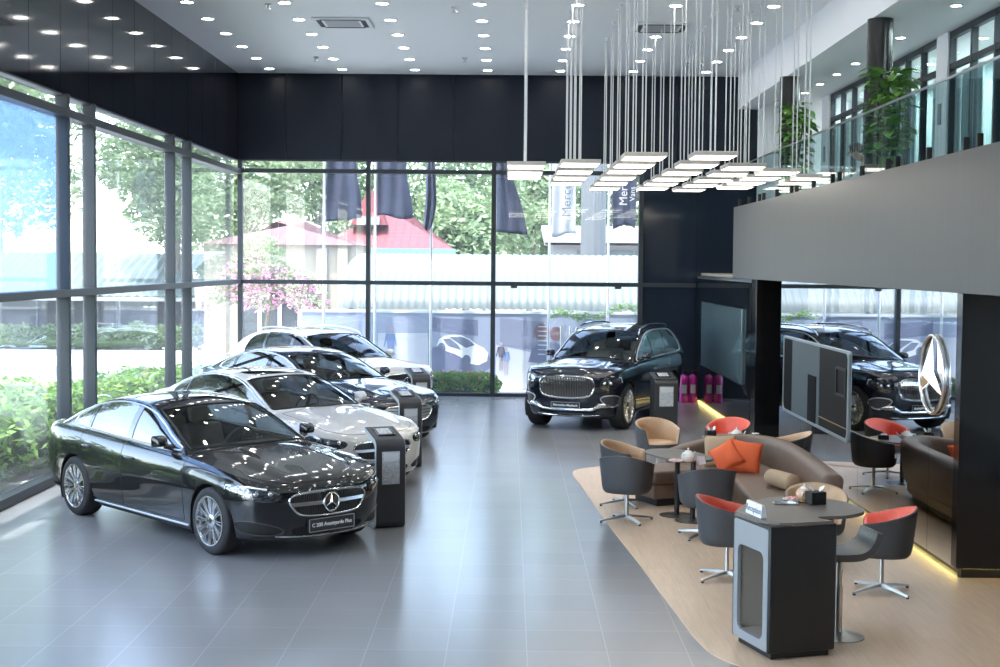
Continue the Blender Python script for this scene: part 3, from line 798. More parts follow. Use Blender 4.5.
M_mirror = mat('mirror_wall', (.52, .56, .60), .012, 1)
M_dark_mirror = mat('dark_glass_wall', (.010, .013, .018), .03, 0, 0, 1.0)
M_black = mat('black_lacquer', (.006, .006, .007), .09, spec=.6)
M_screen = mat('screen_glass', (.22, .34, .39), .07, .6)
M_silver = mat('brushed_silver', (.55, .58, .60), .30, .85)
M_led = mat('led_warm', (1, .85, .4), .5, emit=(1, .76, .22), es=8)

# floor: tiles, and the plank area with its curved edge
struct('floor', MB().box(XL-.1, 8.6, YF, YB+.15, -.15, 0), tile_mat())
edge = [(745, 668), (722, 660.5), (706, 651), (690, 633), (675, 612), (660, 593), (640, 565), (622, 543), (603, 518), (590, 499), (578, 482), (571.5, 474), (575, 469.5), (600, 466.5), (640, 464), (700, 462), (800, 460)]
pe = [at_h(x, y) for x, y in edge]
wood = [(6.6, 6.0), (3.2, 6.0), (2.35, 8.2)]+[(p.x, p.y) for p in pe]+[(xr(19.5)-.02, pe[-1].y), (xr(13)-.02, 12.95), (6.6, 12.95)]
def smooth_poly(p, it=2):
    for _ in range(it):
        o = [p[0]]
        for a, b in zip(p[:-1], p[1:]): o += [(a[0]*.75+b[0]*.25, a[1]*.75+b[1]*.25), (a[0]*.25+b[0]*.75, a[1]*.25+b[1]*.75)]
        p = o+[p[-1]]
    return p
wood = wood[:1]+smooth_poly(wood[1:-2], 2)+wood[-2:]
struct('floor_planks', MB().prism(wood, .0, .006), plank_mat())

# ceiling with white bulkhead and gallery soffit
struct('ceiling', MB().box(XL-.1, 4.86, YF, YB+.1, ZC, ZC+.2), M_ceil)
XM = 4.86
struct('ceiling_bulkhead', MB().box(XM, 5.32, YF, YB+.1, 6.24, ZC+.2), M_white)
struct('ceiling_gallery', MB().box(5.32, 8.4, YF, YB+.1, 6.42, ZC+.2), M_white)

# upper dark panels: left wall and back wall, with joints 1.2 m apart
mb = MB(); y = YB-1.1
ys = [YB]
while y > YF: ys.append(y); y -= 1.205
for a, b in zip(ys[:-1], ys[1:]): mb.box(XL-.12, XL, b+.006, a-.006, ZG, ZC)
mb.box(XL-.3, XL-.11, YF, YB+.1, ZG+.02, ZC); struct('wall_left', mb, M_panel)
mb = MB(); xs = [XL, -4.85]
while xs[-1] < 5.2: xs.append(xs[-1]+1.205)
xs[-1] = 5.3
for a, b in zip(xs[:-1], xs[1:]): mb.box(a+.005, b-.005, YB, YB+.1, ZG, ZC)
mb.box(XL-.1, 5.3, YB+.09, YB+.2, ZG+.02, ZC); struct('wall_back', mb, M_panel_back)
# full-height dark glass panels right of the glazing
mb = MB()
for z0, z1 in ((0, ZT-.04), (ZT+.04, 3.55), (3.56, ZG)):
    for x0, x1 in ((2.86, 4.02), (4.03, 5.3)): mb.box(x0, x1-.008, YB, YB+.1, z0, z1)
mb.box(2.86, 5.3, YB+.09, YB+.2, 0, ZG); struct('wall_back_right', mb, mat('dark_glass_panel', (.014, .022, .038), .10, spec=.6))
struct('wall_gallery_end', MB().box(5.3, 8.4, YB, YB+.15, 3.8, 6.5), M_white)
struct('wall_gallery_end_lower', MB().box(5.3, 8.4, YB, YB+.15, 0, 3.8), M_panel_back)
struct('wall_front', MB().box(XL-.3, 8.6, YF-.2, YF, -.1, ZC+.1), mat('far_wall_grey', (.14, .145, .155), .6))
struct('wall_right', MB().box(8.4, 8.6, YF, YB+.15, -.1, ZC+.1), M_white)

# glazing, back wall
bays = [-5.86, -3.07, -.36, 2.78]
n = 0
for a, b in zip(bays[:-1], bays[1:]):
    for z0, z1 in ((.07, ZT-.04), (ZT+.04, 4.80), (4.89, ZG)):
        n += 1; struct('window_%d' % n, MB().box(a, b, YB+.03, YB+.042, z0, z1), M_glass)
t = 0
for X, w in ((-5.84, .05), (-3.07, .045), (-.36, .05), (2.82, .05)):
    t += 1; struct('trim_%d' % t, MB().bbox(X-w, X+w, YB-.05, YB+.12, 0, ZG, .006), M_frame)
for z0, z1 in ((0, .07), (ZT-.045, ZT+.045), (4.80, 4.89), (ZG-.02, ZG+.02)):
    t += 1; struct('trim_%d' % t, MB().bbox(XL-.02, 2.86 if z0 != ZT-.045 else 4.02, YB-.03, YB+.10, z0, z1, .006), M_frame if z0 < 3 else M_frame_dark)
for x, y in ((514, 287), (618, 288)):
    p = at_Y(x, y, YB-.04); p.z = ZT-.068; o = MB().bbox(-.07, .07, -.02, .02, -.025, .025, .006).build('window_patch_fitting', M_frame_dark, loc=p)
    tag(o, 'small dark door patch fitting clamped under the transom', 'fitting', 'patch fittings under the transom')
for x, lab in ((561, 'vertical chrome pull handle on the back glass door, the one nearer the hoarding car print'), (570, 'vertical chrome pull handle on the back glass door, the one nearer the dark SUV')):
    a, b = at_Y(x, 326, YB-.02), at_Y(x, 348, YB-.02); o = thing('door_pull', lab, 'door handle', (a.x, YB-.02, 0))
    MB().tube([(0, -.05, b.z), (0, -.05, a.z)], .018, 12).build('bar', MT['satin'], o, smooth=True)
    for z in (b.z+.06, a.z-.06): MB().tube([(0, -.05, z), (0, .05, z)], .010, 8).build('standoff', MT['satin'], o)
# glazing, left wall: fins toward the hall
fins = [at_X(x, 250, XL+.06).y for x in (69, 95, 174.5, 191)]
fy = [YB-.02]+sorted(fins, reverse=True)+[14.6, 13.3, 9.0, 7.7, 3.2, 1.9, -2.5]
for i, (a, b) in enumerate(zip(fy[:-1], fy[1:])):
    film = b < 15 < a or (b == 14.6)
    for z0, z1 in ((.12, ZT-.05), (ZT+.05, 4.76), (4.87, ZG)):
        n += 1; struct('window_%d' % n, MB().box(XL-.10, XL-.088, b+.05, a-.05, z0, z1), M_film if (b == 14.6 and z0 > 1 and z0 < 4) else M_glass)
for Y in fy[1:]:
    t += 1; struct('trim_%d' % t, MB().bbox(XL-.12, XL+.06, Y, Y+.085, 0, ZG, .006), M_frame)
for z0, z1, d in ((0, .12, .06), (ZT-.05, ZT+.05, .075), (4.76, 4.87, .075), (ZG-.02, ZG+.01, .0)):
    t += 1; struct('trim_%d' % t, MB().bbox(XL-.14, XL+d, -2.5, YB-.03, z0, z1, .006), M_frame)
struct('wall_left_front', MB().box(XL-.2, XL, YF, -2.5, 0, ZG), mat('far_wall_grey', (.3, .31, .33), .6))

# gallery: parapet, slab, mirror wall below
struct('wall_parapet', MB().box(4.12, 4.30, YF, 25.95, MZ0, MZ1), M_parapet)
struct('floor_gallery', MB().box(4.30, 8.4, YF, 25.9, 3.10, 3.30), noise_mat('gallery_floor', (.40, .40, .41), (.46, .46, .47), 3, .4))
struct('ceiling_under_gallery', MB().box(4.13, 8.4, YF, YB, MZ0, MZ0+.06), mat('soffit_brown', (.30, .25, .20), .6))
struct('wall_parapet_return', MB().box(4.30, 8.4, 25.80, 25.95, MZ0, 3.30), M_parapet)
def slab_along(name, y0, y1, z0, z1, m, th=.12, off=0.0):
    vs = []
    for z in (z0, z1):
        vs += [(xr(y0)+off, y0, z), (xr(y0)+off+th, y0, z), (xr(y1)+off+th, y1, z), (xr(y1)+off, y1, z)]
    return struct(name, MB().add(vs, [(0, 3, 2, 1), (4, 5, 6, 7), (0, 1, 5, 4), (1, 2, 6, 5), (2, 3, 7, 6), (3, 0, 4, 7)]), m)
k = 0
for a, b in ((13.07, 13.9), (13.9, 15.25), (15.25, 16.6), (16.6, 18.2), (18.2, 19.75), (19.75, 21.25)):
    k += 1; slab_along('wall_mirror_%d' % k, a+.003, b-.003, .075, MZ0, M_mirror)
slab_along('baseboard_mirror', 13.07, 21.25, 0, .07, M_black, off=.07)
o = slab_along('trim_led_mirror', 13.1, 21.2, .060, .073, M_led, th=.02, off=.045); 
for a, b in ((23.75, 25.9), (25.9, 28.05), (28.05, 30.18)):
    k += 1; slab_along('wall_dark_glass_%d' % k, a+.004, b-.004, .075, 2.60, M_dark_mirror)
slab_along('baseboard_glass', 23.75, 30.18, 0, .07, M_black, off=.07)
slab_along('trim_led_glass', 23.8, 30.1, .060, .073, M_led, th=.02, off=.045)
slab_along('trim_glass_cap', 23.75, 30.18, 2.60, 2.655, M_frame_dark, th=.3)
# black column and black monolith
struct('column', MB().bbox(4.10, 4.66, 23.30, 23.75, .05, MZ0, .006).box(4.13, 4.64, 23.33, 23.72, 0, .06), M_black)
struct('pillar', MB().bbox(4.165, 6.2, 12.90, 13.06, .10, MZ0, .004), M_black)
struct('pillar_plinth', MB().box(4.23, 6.2, 12.95, 13.05, 0, .10), mat('plinth_dark', (.02, .02, .02), .4))
struct('trim_led_pillar', MB().box(4.24, 6.2, 12.94, 12.95, .092, .0985), mat('led_warm_dim', (1, .85, .4), .5, emit=(1, .76, .22), es=3))
struct('wall_recess', MB().box(5.2, 5.35, 21.3, 23.3, 0, MZ0).box(4.6, 5.2, 21.26, 21.30, 0, MZ0), M_black)

# display niche in the mirror wall
def on_mirror(x, y, off=0.0):
    p = at_X(x, y, 4.15)
    for _ in range(3): p = at_X(x, y, xr(p.y)-off)
    return p
nA, nB, nC, nD = on_mirror(785, 335), on_mirror(850.5, 352), on_mirror(785, 411), on_mirror(850.5, 444)
ny0, ny1 = nB.y, nA.y; nz0, nz1 = (nC.z+nD.z)/2, (nA.z+nB.z)/2
root = thing('display_niche', 'silver-framed display niche set into the mirror wall beside the black column', 'niche', (xr((ny0+ny1)/2), (ny0+ny1)/2, 0))
ml = ny1-ny0
Mn = RZ(math.atan(.0098))                     # local y runs along the mirror wall
def rrect(x0, x1, y0, y1, r, n=6):
    o = []
    for cx, cy, a in ((x1-r, y1-r, 0), (x0+r, y1-r, PI/2), (x0+r, y0+r, PI), (x1-r, y0+r, 1.5*PI)):
        o += [(cx+r*math.cos(a+PI/2*i/n), cy+r*math.sin(a+PI/2*i/n)) for i in range(n+1)]
    return o
def ring_mb(outer, inner, z0, z1, M):
    k = len(outer); vs = [M @ Vector((*p, z)) for z in (z0, z1) for p in outer]+[M @ Vector((*p, z)) for z in (z0, z1) for p in inner]; fs = []
    for i in range(k):
        j = (i+1) % k
        fs += [(i, j, k+j, k+i), (2*k+j, 2*k+i, 3*k+i, 3*k+j), (k+i, k+j, 3*k+j, 3*k+i), (j, i, 2*k+i, 2*k+j)]
    return MB().add(vs, fs)
face = Mn @ Matrix(((0, 0, -1, 0), (-1, 0, 0, 0), (0, 1, 0, 0), (0, 0, 0, 1)))     # (along, up, out) -> world: along = -y
hl = ml/2
yo = (ny0+ny1)/2; al_ = lambda x: yo-on_mirror(x, 390).y      # position along the niche of an image column
MN = mat('niche_frame_silver', (.30, .34, .37), .35, .6); nh = nz1-nz0
ring_mb(rrect(-hl, hl, nz0, nz1, .05), rrect(-hl+.03, hl-.045, nz0+.04, nz1-.035, .10), -.01, .022, face).build('frame', MN, root, bevel=.004)
x1, x2, x3, x4 = al_(792.5), al_(809), al_(817), al_(820)
MB().box(-hl+.02, x1, nz0+.03, nz1-.03, .0, .010, face).build('black_panel', mat('niche_black', (.006, .006, .007), .6, spec=.05), root)
MB().box(x1, x4, nz0+.03, nz1-.03, .0, .012, face).build('silver_panel', mat('niche_silver_sheet', (.075, .095, .11), .5, .3, spec=.2), root)
MB().box(x2, x3, nz0+.04, nz0+.60*nh, .012, .022, face).build('black_slot', MATS['niche_black'], root)
MB().box(x4, hl-.03, nz0+.03, nz1-.03, .0, .010, face).build('dark_panel', mat('niche_brown', (.008, .007, .007), .5, spec=.10), root)
ring_mb(rrect(hl-.62, hl-.10, nz0+.48*nh, nz0+.80*nh, .02), rrect(hl-.58, hl-.14, nz0+.48*nh+.03, nz0+.80*nh-.03, .015), .01, .03, face).build('wall_box', mat('niche_box', (.03, .028, .027), .5, spec=.2), root)
MB().box(x4, hl-.08, nz0+.14*nh, nz0+.14*nh+.012, .01, .02, face).build('gold_strip', mat('gold', (.30, .21, .10), .4, .6), root)

# big wall screen on the dark glass
sA, sB, sC, sD = on_mirror(703.5, 302), on_mirror(744, 309), on_mirror(703.5, 365), on_mirror(744, 384)
root = thing('wall_screen', 'wide teal-tinted glass screen on the dark wall behind the fire extinguishers', 'screen', (xr((sA.y+sB.y)/2), (sA.y+sB.y)/2, 0))
hl2 = (sA.y-sB.y)/2; sz0, sz1 = (sC.z+sD.z)/2, (sA.z+sB.z)/2
MB().bbox(-hl2, hl2, sz0, sz1, .002, .04, .004, 2, face).build('glass_panel', M_screen, root)
MB().box(-hl2-.02, hl2+.02, sz0-.02, sz0-.002, .002, .045, face).build('bottom_rail', M_frame_dark, root)

# big ring star on the mirror
pc = on_mirror(932, 374.5, .021)
root = thing('star_emblem', 'large chrome three-pointed star in a ring hanging before the mirror', 'emblem', tuple(pc))
star_mb(.40, face, .048, .26, back=0).build('star', mat('star_chrome', (.80, .77, .74), .16, 1), root, smooth=True, sharp=30)

# ceiling fittings
M_diff = mat('downlight_glow', (1, 1, 1), .5, emit=(1, .97, .92), es=32)
M_trim = mat('downlight_trim', (.8, .82, .84), .4)
def downlight(x, y, z, label, group, r=.095):
    d = thing('downlight', label, 'downlight', (x, y, z), 0, group)
    MB().lathe([(r+.025, .0), (r+.025, -.006), (r, -.012), (r-.004, .0)], 28).build('trim_ring', M_trim, d, smooth=True)
    MB().disc(r, -.005, -.002, 28).build('lens', M_diff, d)
    return d
first = None
LAB = 'round white recessed downlight in the hall ceiling'
xs = [-5.08+1.525*i for i in range(7)]; Y0 = at_h(413, 69.5, ZC).y
for r in range(16):
    for x in xs:
        y = Y0-1.50*r
        if abs(x-2.55) < .3 and r == 4: continue
        if first is None: first = downlight(x, y, ZC, LAB, 'downlights in the hall ceiling')
        else: c = copy_tree(first); c.location = (x, y, ZC)
first = None
for y in (28.8, 27.4, 26, 24.6, 23.2, 21.8, 19.1, 17.7, 16.3, 13.6, 12.2):
    if first is None: first = downlight(5.98, y, 6.42, 'round recessed downlight in the gallery ceiling', 'downlights in the gallery ceiling', .07)
    else: c = copy_tree(first); c.location = (5.98, y, 6.42)
def cassette(x, y, label):
    p = at_h(x, y, ZC)
    a = thing('ceiling_air_conditioner', label, 'air conditioner', (p.x, p.y, ZC))
    MB().bbox(-.48, .48, -.48, .48, -.03, .0, .012).build('panel', M_white, a)
    MB().box(-.28, .28, -.28, .28, -.036, -.028).build('return_grille', noise_mat('vent_grey', (.28, .3, .32), (.5, .52, .54), 3, .5, 0, (1, 60, 1)), a)
    for s in (-1, 1):
        MB().box(-.34, .34, s*.37-.04, s*.37+.04, -.034, -.026).build('air_slot', MT['black_matt'], a)
        MB().box(s*.37-.04, s*.37+.04, -.34, .34, -.034, -.026).build('air_slot', MT['black_matt'], a)
cassette(343, 22, 'square white ceiling cassette air conditioner over the parked sedans')
cassette(661, 27, 'square white ceiling cassette air conditioner behind the pendant rods')
sp0 = None
for x, y in ((268, 4), (455, 7), (316, 57), (465, 58), (738, 6), (687, 62), (701, 61)):
    p = at_h(x, y, ZC)
    if sp0 is None:
        sp0 = thing('ceiling_sprinkler', 'small grey sprinkler head in the hall ceiling', 'sprinkler', (p.x, p.y, ZC), 0, 'sprinklers in the hall ceiling')
        MB().lathe([(.001, .004), (.055, .004), (.05, -.02), (.02, -.03), (.02, -.06), (.001, -.06)], 16).build('body', MT['satin'], sp0, smooth=True)
        MB().disc(.05, -.085, -.078, 16).build('deflector', MT['satin'], sp0)
    else: c = copy_tree(sp0); c.location = (p.x, p.y, ZC)

# pendant panel lamps on long rods
M_pend = mat('pendant_glow', (1, 1, 1), .5, emit=(1, .93, .82), es=3.0)
M_pbody = mat('pendant_body', (.62, .58, .54), .4, .2)
M_rod = mat('pendant_rod', (.74, .74, .74), .35, .3)
proto = None
def pendant(x, y, z, s=1.0):
    global proto
    if proto is None:
        proto = thing('pendant_lamp', 'flat white panel pendant lamp hanging on thin rods', 'pendant lamp', (0, 0, ZC), 0, 'pendant lamps over the lounge')
        MB().bbox(-.27, .27, -.36, .36, 0, .055, .006).build('lamp_body', M_pbody, proto)
        MB().box(-.25, .25, -.34, .34, -.006, .0).build('diffuser', M_pend, proto)
        for q in (-.22, .22):
            MB().tube([(0, q, 0), (0, q, 1)], .009, 8).build('rod', M_rod, proto)
            MB().disc(.035, -.02, 0, 20, TR(0, q, 0)).build('ceiling_rose', M_white, proto)
        o = proto
    else: o = copy_tree(proto)
    o.location = (x, y, ZC)
    for ch in o.children:
        n_ = ch.name.split('.')[0]
        if n_ in ('lamp_body', 'diffuser'): ch.location = (0, 0, z-ZC); ch.scale = (s, s, 1)
        elif n_ == 'rod': ch.location = (0, 0, z-ZC+.05); ch.scale = (1, s, ZC-z-.05)
        else: ch.scale = (1, s, 1)
HL = 4.25
for col in ([(525.5, 167), (525, 173.5), (524.5, 178)], [(580.5, 165), (574, 172.5), (570, 178.5), (566, 184)],
            [(642, 158.5), (633, 166), (626, 172), (618, 178.5), (611, 184), (606, 189)], [(704, 157.5), (692, 166), (681, 173.5), (672, 179.5), (664, 184.5), (658, 189)],
            [(735, 168.5), (724, 175), (712, 181), (703, 186), (695, 190.5)]):
    X = sum(at_h(x, y, HL).x for x, y in col)/len(col)
    for x, y in col: pendant(X, at_h(x, y, HL).y, HL)
for x, y in ((777, 173.5), (760, 179), (746, 183.5), (735, 188)):
    p = at_X(x, y, 3.80); pendant(3.80, p.y, p.z)
for x, y in ((806, 179), (794, 183.5)):
    p = at_X(x, y, 3.84); pendant(3.84, p.y, p.z, .62)

# ------------------------------------------------------------------ gallery: railing, columns, plants, offices
rail = thing('glass_railing', 'frameless glass railing along the gallery edge', 'railing', (4.20, 15, MZ1))
joints = [25.9, 23.49, 20.82, 18.15, 15.48, 12.81, 10.14, 7.47, 4.8]
for a, b in zip(joints[:-1], joints[1:]):
    MB().box(-.007, .007, b+.012-15, a-.012-15, -.03, .74).build('glass_panel', M_rail, rail)
    for q in (a-.19, (a+b)/2, b+.19):
        MB().bbox(-.035, .02, q-.018-15, q+.018-15, -.08, .135, .004).build('clamp', MT['black_matt'], rail)
MB().box(-.012, .012, 4.8-15, 25.9-15, .74, .76).build('handrail', MT['satin'], rail)
for x, y, lab in ((880.5, 19, 'round black column on the gallery, nearer the glass edge with the large plant'), (790, 77, 'round black column on the gallery, farther one above the pendant lamps')):
    p = at_h(x, y, 6.24)
    o = MB().lathe([(.001, 3.30), (.172, 3.30), (.172, 6.235), (.001, 6.235)], 40).build('gallery_column', mat('column_black', (.012, .012, .014), .22, spec=.6), smooth=True, sharp=50, loc=(p.x, p.y, 0))
    tag(o, kind='structure'); o.name = 'column'

for y0 in (15.0, 19.5, 24.0, 28.0):      # unseen fill lights added to brighten the offices
    al = bpy.data.lights.new('office_fill', 'AREA'); al.shape = 'RECTANGLE'; al.size = 1.0; al.size_y = 2.6; al.energy = 90; al.color = (.95, 1, .98)
    ao = bpy.data.objects.new('office_fill', al); C.objects.link(ao); ao.location = (7.5, y0, 6.38)
# offices behind the gallery corridor: frames, panes, pilasters
XO = 6.62
M_blind = noise_mat('office_blind', (.66, .74, .72), (.74, .80, .78), 2, .7, 1, (1, 22, .2))
M_off = glass_mat('office_glass', (.84, .92, .93), 1.5, boost=.02)
bays_o = [(29.05, 21.8), (21.25, 12.4)]
pil = MB()
for a, b in ((29.75, 29.05), (21.8, 21.25), (12.4, 12.0)): pil.box(XO-.08, XO+.3, b, a, 3.30, 6.42)
struct('wall_office_pilasters', pil, M_white)
for bi, (a, b) in enumerate(bays_o):
    n += 1; fr = MB(); L_ = a-b; k = max(2, round(L_/.95)); st = L_/k
    for i in range(k+1): fr.box(XO-.05, XO+.05, a-st*i-.032, a-st*i+.032, 3.30, 6.40)
    for z0, z1 in ((3.30, 3.42), (5.86, 5.94), (6.32, 6.42)): fr.box(XO-.045, XO+.045, b, a, z0, z1)
    w = struct('window_%d' % n, MB().box(XO-.006, XO+.006, b, a, 3.35, 6.35), M_off)
    fr.build('window_frame', M_frame, w)
    for i in range(k):
        if (i+bi) % 4 != 2: MB().box(XO+.14, XO+.16, a-st*(i+1)+.03, a-st*i-.03, 3.35, 5.86).build('window_blind', M_blind, w)
struct('wall_office_back', MB().box(8.3, 8.4, YF, YB, 3.1, 6.42), mat('office_wall', (.55, .58, .58), .7))
p = at_X(938, 95, XO-.09)
for Yq, lab in ((21.55, 'small grey control panel on the white pilaster right of the larger gallery plant'), (29.4, 'small grey control panel on the far white pilaster beside the smaller gallery plant')):
    a = MB().bbox(-.02, .0, -.07, .07, -.16, .16, .006).build('wall_control_panel', mat('panel_grey', (.25, .27, .29), .4), loc=(XO-.08, Yq, 5.22)); tag(a, lab, 'control panel')

def leaf_mb(mb, base, dirv, L, w, droop=.35, n=5):
    """A broad pointed leaf on its stalk."""
    d = Vector(dirv).normalized(); side = d.cross(Vector((0, 0, 1)))
    side = side.normalized() if side.length > .05 else Vector((1, 0, 0))
    up = side.cross(d); rows = []
    for i in range(n+1):
        t = i/n; c = Vector(base)+d*L*t+Vector((0, 0, -droop*L*t*t)); ww = w*math.sin(PI*min(.04+t*.93, 1))**.7*(1 if t < .99 else .05)
        rows.append([c-side*ww+up*ww*.25, c, c+side*ww+up*ww*.25])
    return mb.grid(rows)
M_leaf = noise_mat('gallery_leaf', (.14, .34, .07), (.26, .48, .13), 5, .4)
def gallery_plant(x, y, h, label, seed):
    rnd = random.Random(seed)
    r = thing('potted_plant', label, 'plant', (x, y, 3.30))
    MB().lathe([(.001, 0), (.17, 0), (.23, .42), (.20, .42), (.195, .38), (.001, .38)], 28).build('pot', mat('pot_white', (.7, .7, .68), .4), r, smooth=True, sharp=40)
    st = MB(); lf = MB()
    for k in range(5):
        a = rnd.uniform(0, 2*PI); q = Vector((.07*math.cos(a), .07*math.sin(a), .35)); tip = Vector((.16*math.cos(a), .16*math.sin(a), h*rnd.uniform(.8, .95)))
        pts = [q.lerp(tip, t/6)+Vector((.03*math.sin(t*1.3+k), .03*math.cos(t+k), 0)) for t in range(7)]
        st.tube(pts, .013, 6)
    for k in range(150):
        t = rnd.uniform(.25, 1)**.8; a = rnd.uniform(0, 2*PI); rr = rnd.uniform(.02, .16)
        z = .4+(h-.4)*t; b = Vector((rr*math.cos(a), rr*math.sin(a), z*.97))
        leaf_mb(lf, b, (math.cos(a), math.sin(a), rnd.uniform(-.1, .75)), rnd.uniform(.20, .32), rnd.uniform(.055, .095), rnd.uniform(.2, .6))
    st.build('stem', mat('stem_green', (.10, .16, .05), .6), r, smooth=True)
    o = lf.build('foliage', M_leaf, r, smooth=True, sharp=180)
pA = at_X(893, 63, 5.0); gallery_plant(4.86, 18.2, 2.20, 'large leafy green plant standing before the nearer black gallery column', 3)
pB = at_X(797, 98, 4.85); gallery_plant(4.78, 23.6, 2.35, 'leafy green plant on the gallery, the farther one above the pendant lamps', 5)
# ------------------------------------------------------------------ lounge furniture
M_shell = noise_mat('chair_shell_grey', (.048, .051, .058), (.060, .063, .071), 220, .55, 2)
M_tan = noise_mat('tan_leather', (.52, .345, .21), (.57, .385, .24), 40, .5, 3)
M_red = noise_mat('coral_red_leather', (.74, .115, .07), (.80, .135, .085), 40, .45, 3)
M_brown = noise_mat('brown_leather', (.128, .080, .054), (.148, .094, .064), 14, .5, 4, bump=.02)
M_orange = noise_mat('orange_fabric', (.85, .135, .04), (.92, .17, .055), 150, .7, 2)
M_tanfab = noise_mat('tan_fabric', (.42, .29, .18), (.47, .33, .21), 150, .7, 2)
M_chrome_leg = mat('brushed_chrome', (.50, .50, .50), .34, 1)
M_table = noise_mat('table_grey', (.095, .088, .082), (.11, .10, .094), 60, .45, 2)
M_desk = mat('desk_black', (.012, .012, .013), .42)
M_desk_top = noise_mat('desk_top_brown_grey', (.155, .130, .112), (.17, .143, .124), 80, .42, 2)
M_lgrey = mat('light_grey_laminate', (.30, .32, .34), .45)
M_darkpole = mat('dark_pole', (.03, .03, .033), .4, .5)

def chair_proto(lining):
    r = bpy.data.objects.new('tub_chair', None); C.objects.link(r)
    NP = 108
    def ztop(ph):
        a = abs((ph+PI) % (2*PI)-PI)         # 0 at the back
        t = min(a/2.25, 1); h = .765-.125*(t*t*(3-2*t))
        k = min(max((a-2.12)/.16, 0), 1); k = k*k*(3-2*k)
        return h*(1-k)+.445*k
    def pt(ph, rad, z): 
        c, s_ = math.cos(ph), math.sin(ph); n = 2.6
        rr = rad/((abs(c)**n+abs(s_)**n)**(1/n))
        return Vector((-rr*c*.97, rr*s_, z))
    outer, inner = [], []
    for i in range(NP):
        ph = 2*PI*i/NP; zt = ztop(ph)
        flare = lambda z: .262+.045*min((z-.33)/.40, 1)
        o = [pt(ph, .001, .325), pt(ph, .17, .325), pt(ph, .235, .335), pt(ph, .258, .36)]
        for k in range(1, 9): z = .36+(zt-.36)*k/8; o.append(pt(ph, flare(z), z))
        o.append(pt(ph, flare(zt)-.012, zt+.007)); outer.append(o)
        q = [pt(ph, flare(zt)-.012, zt+.0072), pt(ph, flare(zt)-.028, zt+.006), pt(ph, flare(zt)-.040, zt-.006)]
        for k in range(1, 7): z = zt-.006+(.42-zt)*k/6; q.append(pt(ph, flare(z)-.050, z))
        inner.append(q)
    MB().grid(outer, closed_u=True).build('shell', M_shell, r, smooth=True, sharp=60)
    MB().grid(inner, closed_u=True).build('lining', lining, r, smooth=True, sharp=60)
    c = []
    for i in range(NP):
        ph = 2*PI*i/NP; c.append([pt(ph, .245, .40), pt(ph, .247, .445), pt(ph, .235, .465), pt(ph, .20, .475), pt(ph, .10, .478), pt(ph, .001, .478)])
    MB().grid(c, closed_u=True).build('seat', lining, r, smooth=True, sharp=60)
    MB().lathe([(.001, .04), (.026, .04), (.021, .10), (.021, .31), (.055, .327), (.001, .327)], 20).build('column', M_chrome_leg, r, smooth=True, sharp=50)
    for k in range(4):
        a = PI/4+k*PI/2; m = MB()
        rows = []
        for t in np.linspace(0, 1, 7):
            x = .015+.315*t; w_ = .024-.010*t; zt = .075-.045*t**1.3; zb = max(zt-.028+.012*t, .012)
            rows.append([Vector((x, -w_, zb)), Vector((x, -w_*.7, zt)), Vector((x, w_*.7, zt)), Vector((x, w_, zb))])
        m.grid(rows, closed_v=True); m.add(rows[-1], [(0, 1, 2, 3)])
        R_ = RZ(a); m.v = [tuple(R_ @ Vector(p)) for p in m.v]
        leg = m.build('leg', M_chrome_leg, r, smooth=True, sharp=40)
        MB().disc(.014, 0, .014, 12, R_ @ TR(.318, 0, 0)).build('foot_glide', MT['black_matt'], leg)
    return r
protos = {k: chair_proto(m) for k, m in (('tan', M_tan), ('red', M_red))}
used_p = set()
def chair(kind, x, y, face, label):
    o = protos[kind] if kind not in used_p else copy_tree(protos[kind]); used_p.add(kind)
    o.location = (x, y, .006 if in_wood(x, y) else 0); o.rotation_euler = (0, 0, math.atan2(face[1], face[0]))
    return tag(o, label, 'chair', 'tub chairs in the lounge')
def in_wood(x, y):
    return bool(pts_in_poly(np.array([x]), np.array([y]), wood)[0])
g = lambda x, y, h=0: at_h(x, y, h)
p = g(656, 418.5, .76); chair('tan', p.x, p.y-.25, (.35, -1), 'grey tub chair with tan lining beyond the oval table, nearest the dark SUV')
p = g(625, 505); chair('tan', p.x, p.y, (1, -.45), 'grey tub chair with tan lining, half hidden by the chair back before it')
p = g(626.5, 521.5); chair('tan', p.x, p.y, (.42, 1), 'grey tub chair seen from behind at the left end of the oval table')
p = g(705, 537); chair('red', p.x, p.y, (-.1, 1), 'grey tub chair with red lining, its back turned, before the oval table and sofa')
p = g(726.5, 579); chair('red', p.x-.0, p.y, (1, -.12), 'grey tub chair with bright red lining left of the reception desk')
p = g(881, 592); chair('red', p.x, p.y, (-1, .28), 'grey tub chair with bright red lining on the right of the reception desk')
p = g(811, 484.5, .76); chair('tan', p.x, p.y-.25, (-.15, -1), 'tan-lined tub chair behind the reception desk top, facing it')
p = g(725, 418, .76); chair('red', p.x, p.y-.25, (-.55, -1), 'red-lined tub chair behind the sofa near the lit yellow strip')
chair('tan', 3.60, 17.92, (-1, .1), 'tub chair behind the sofa, only its slanting rim showing before the black column')

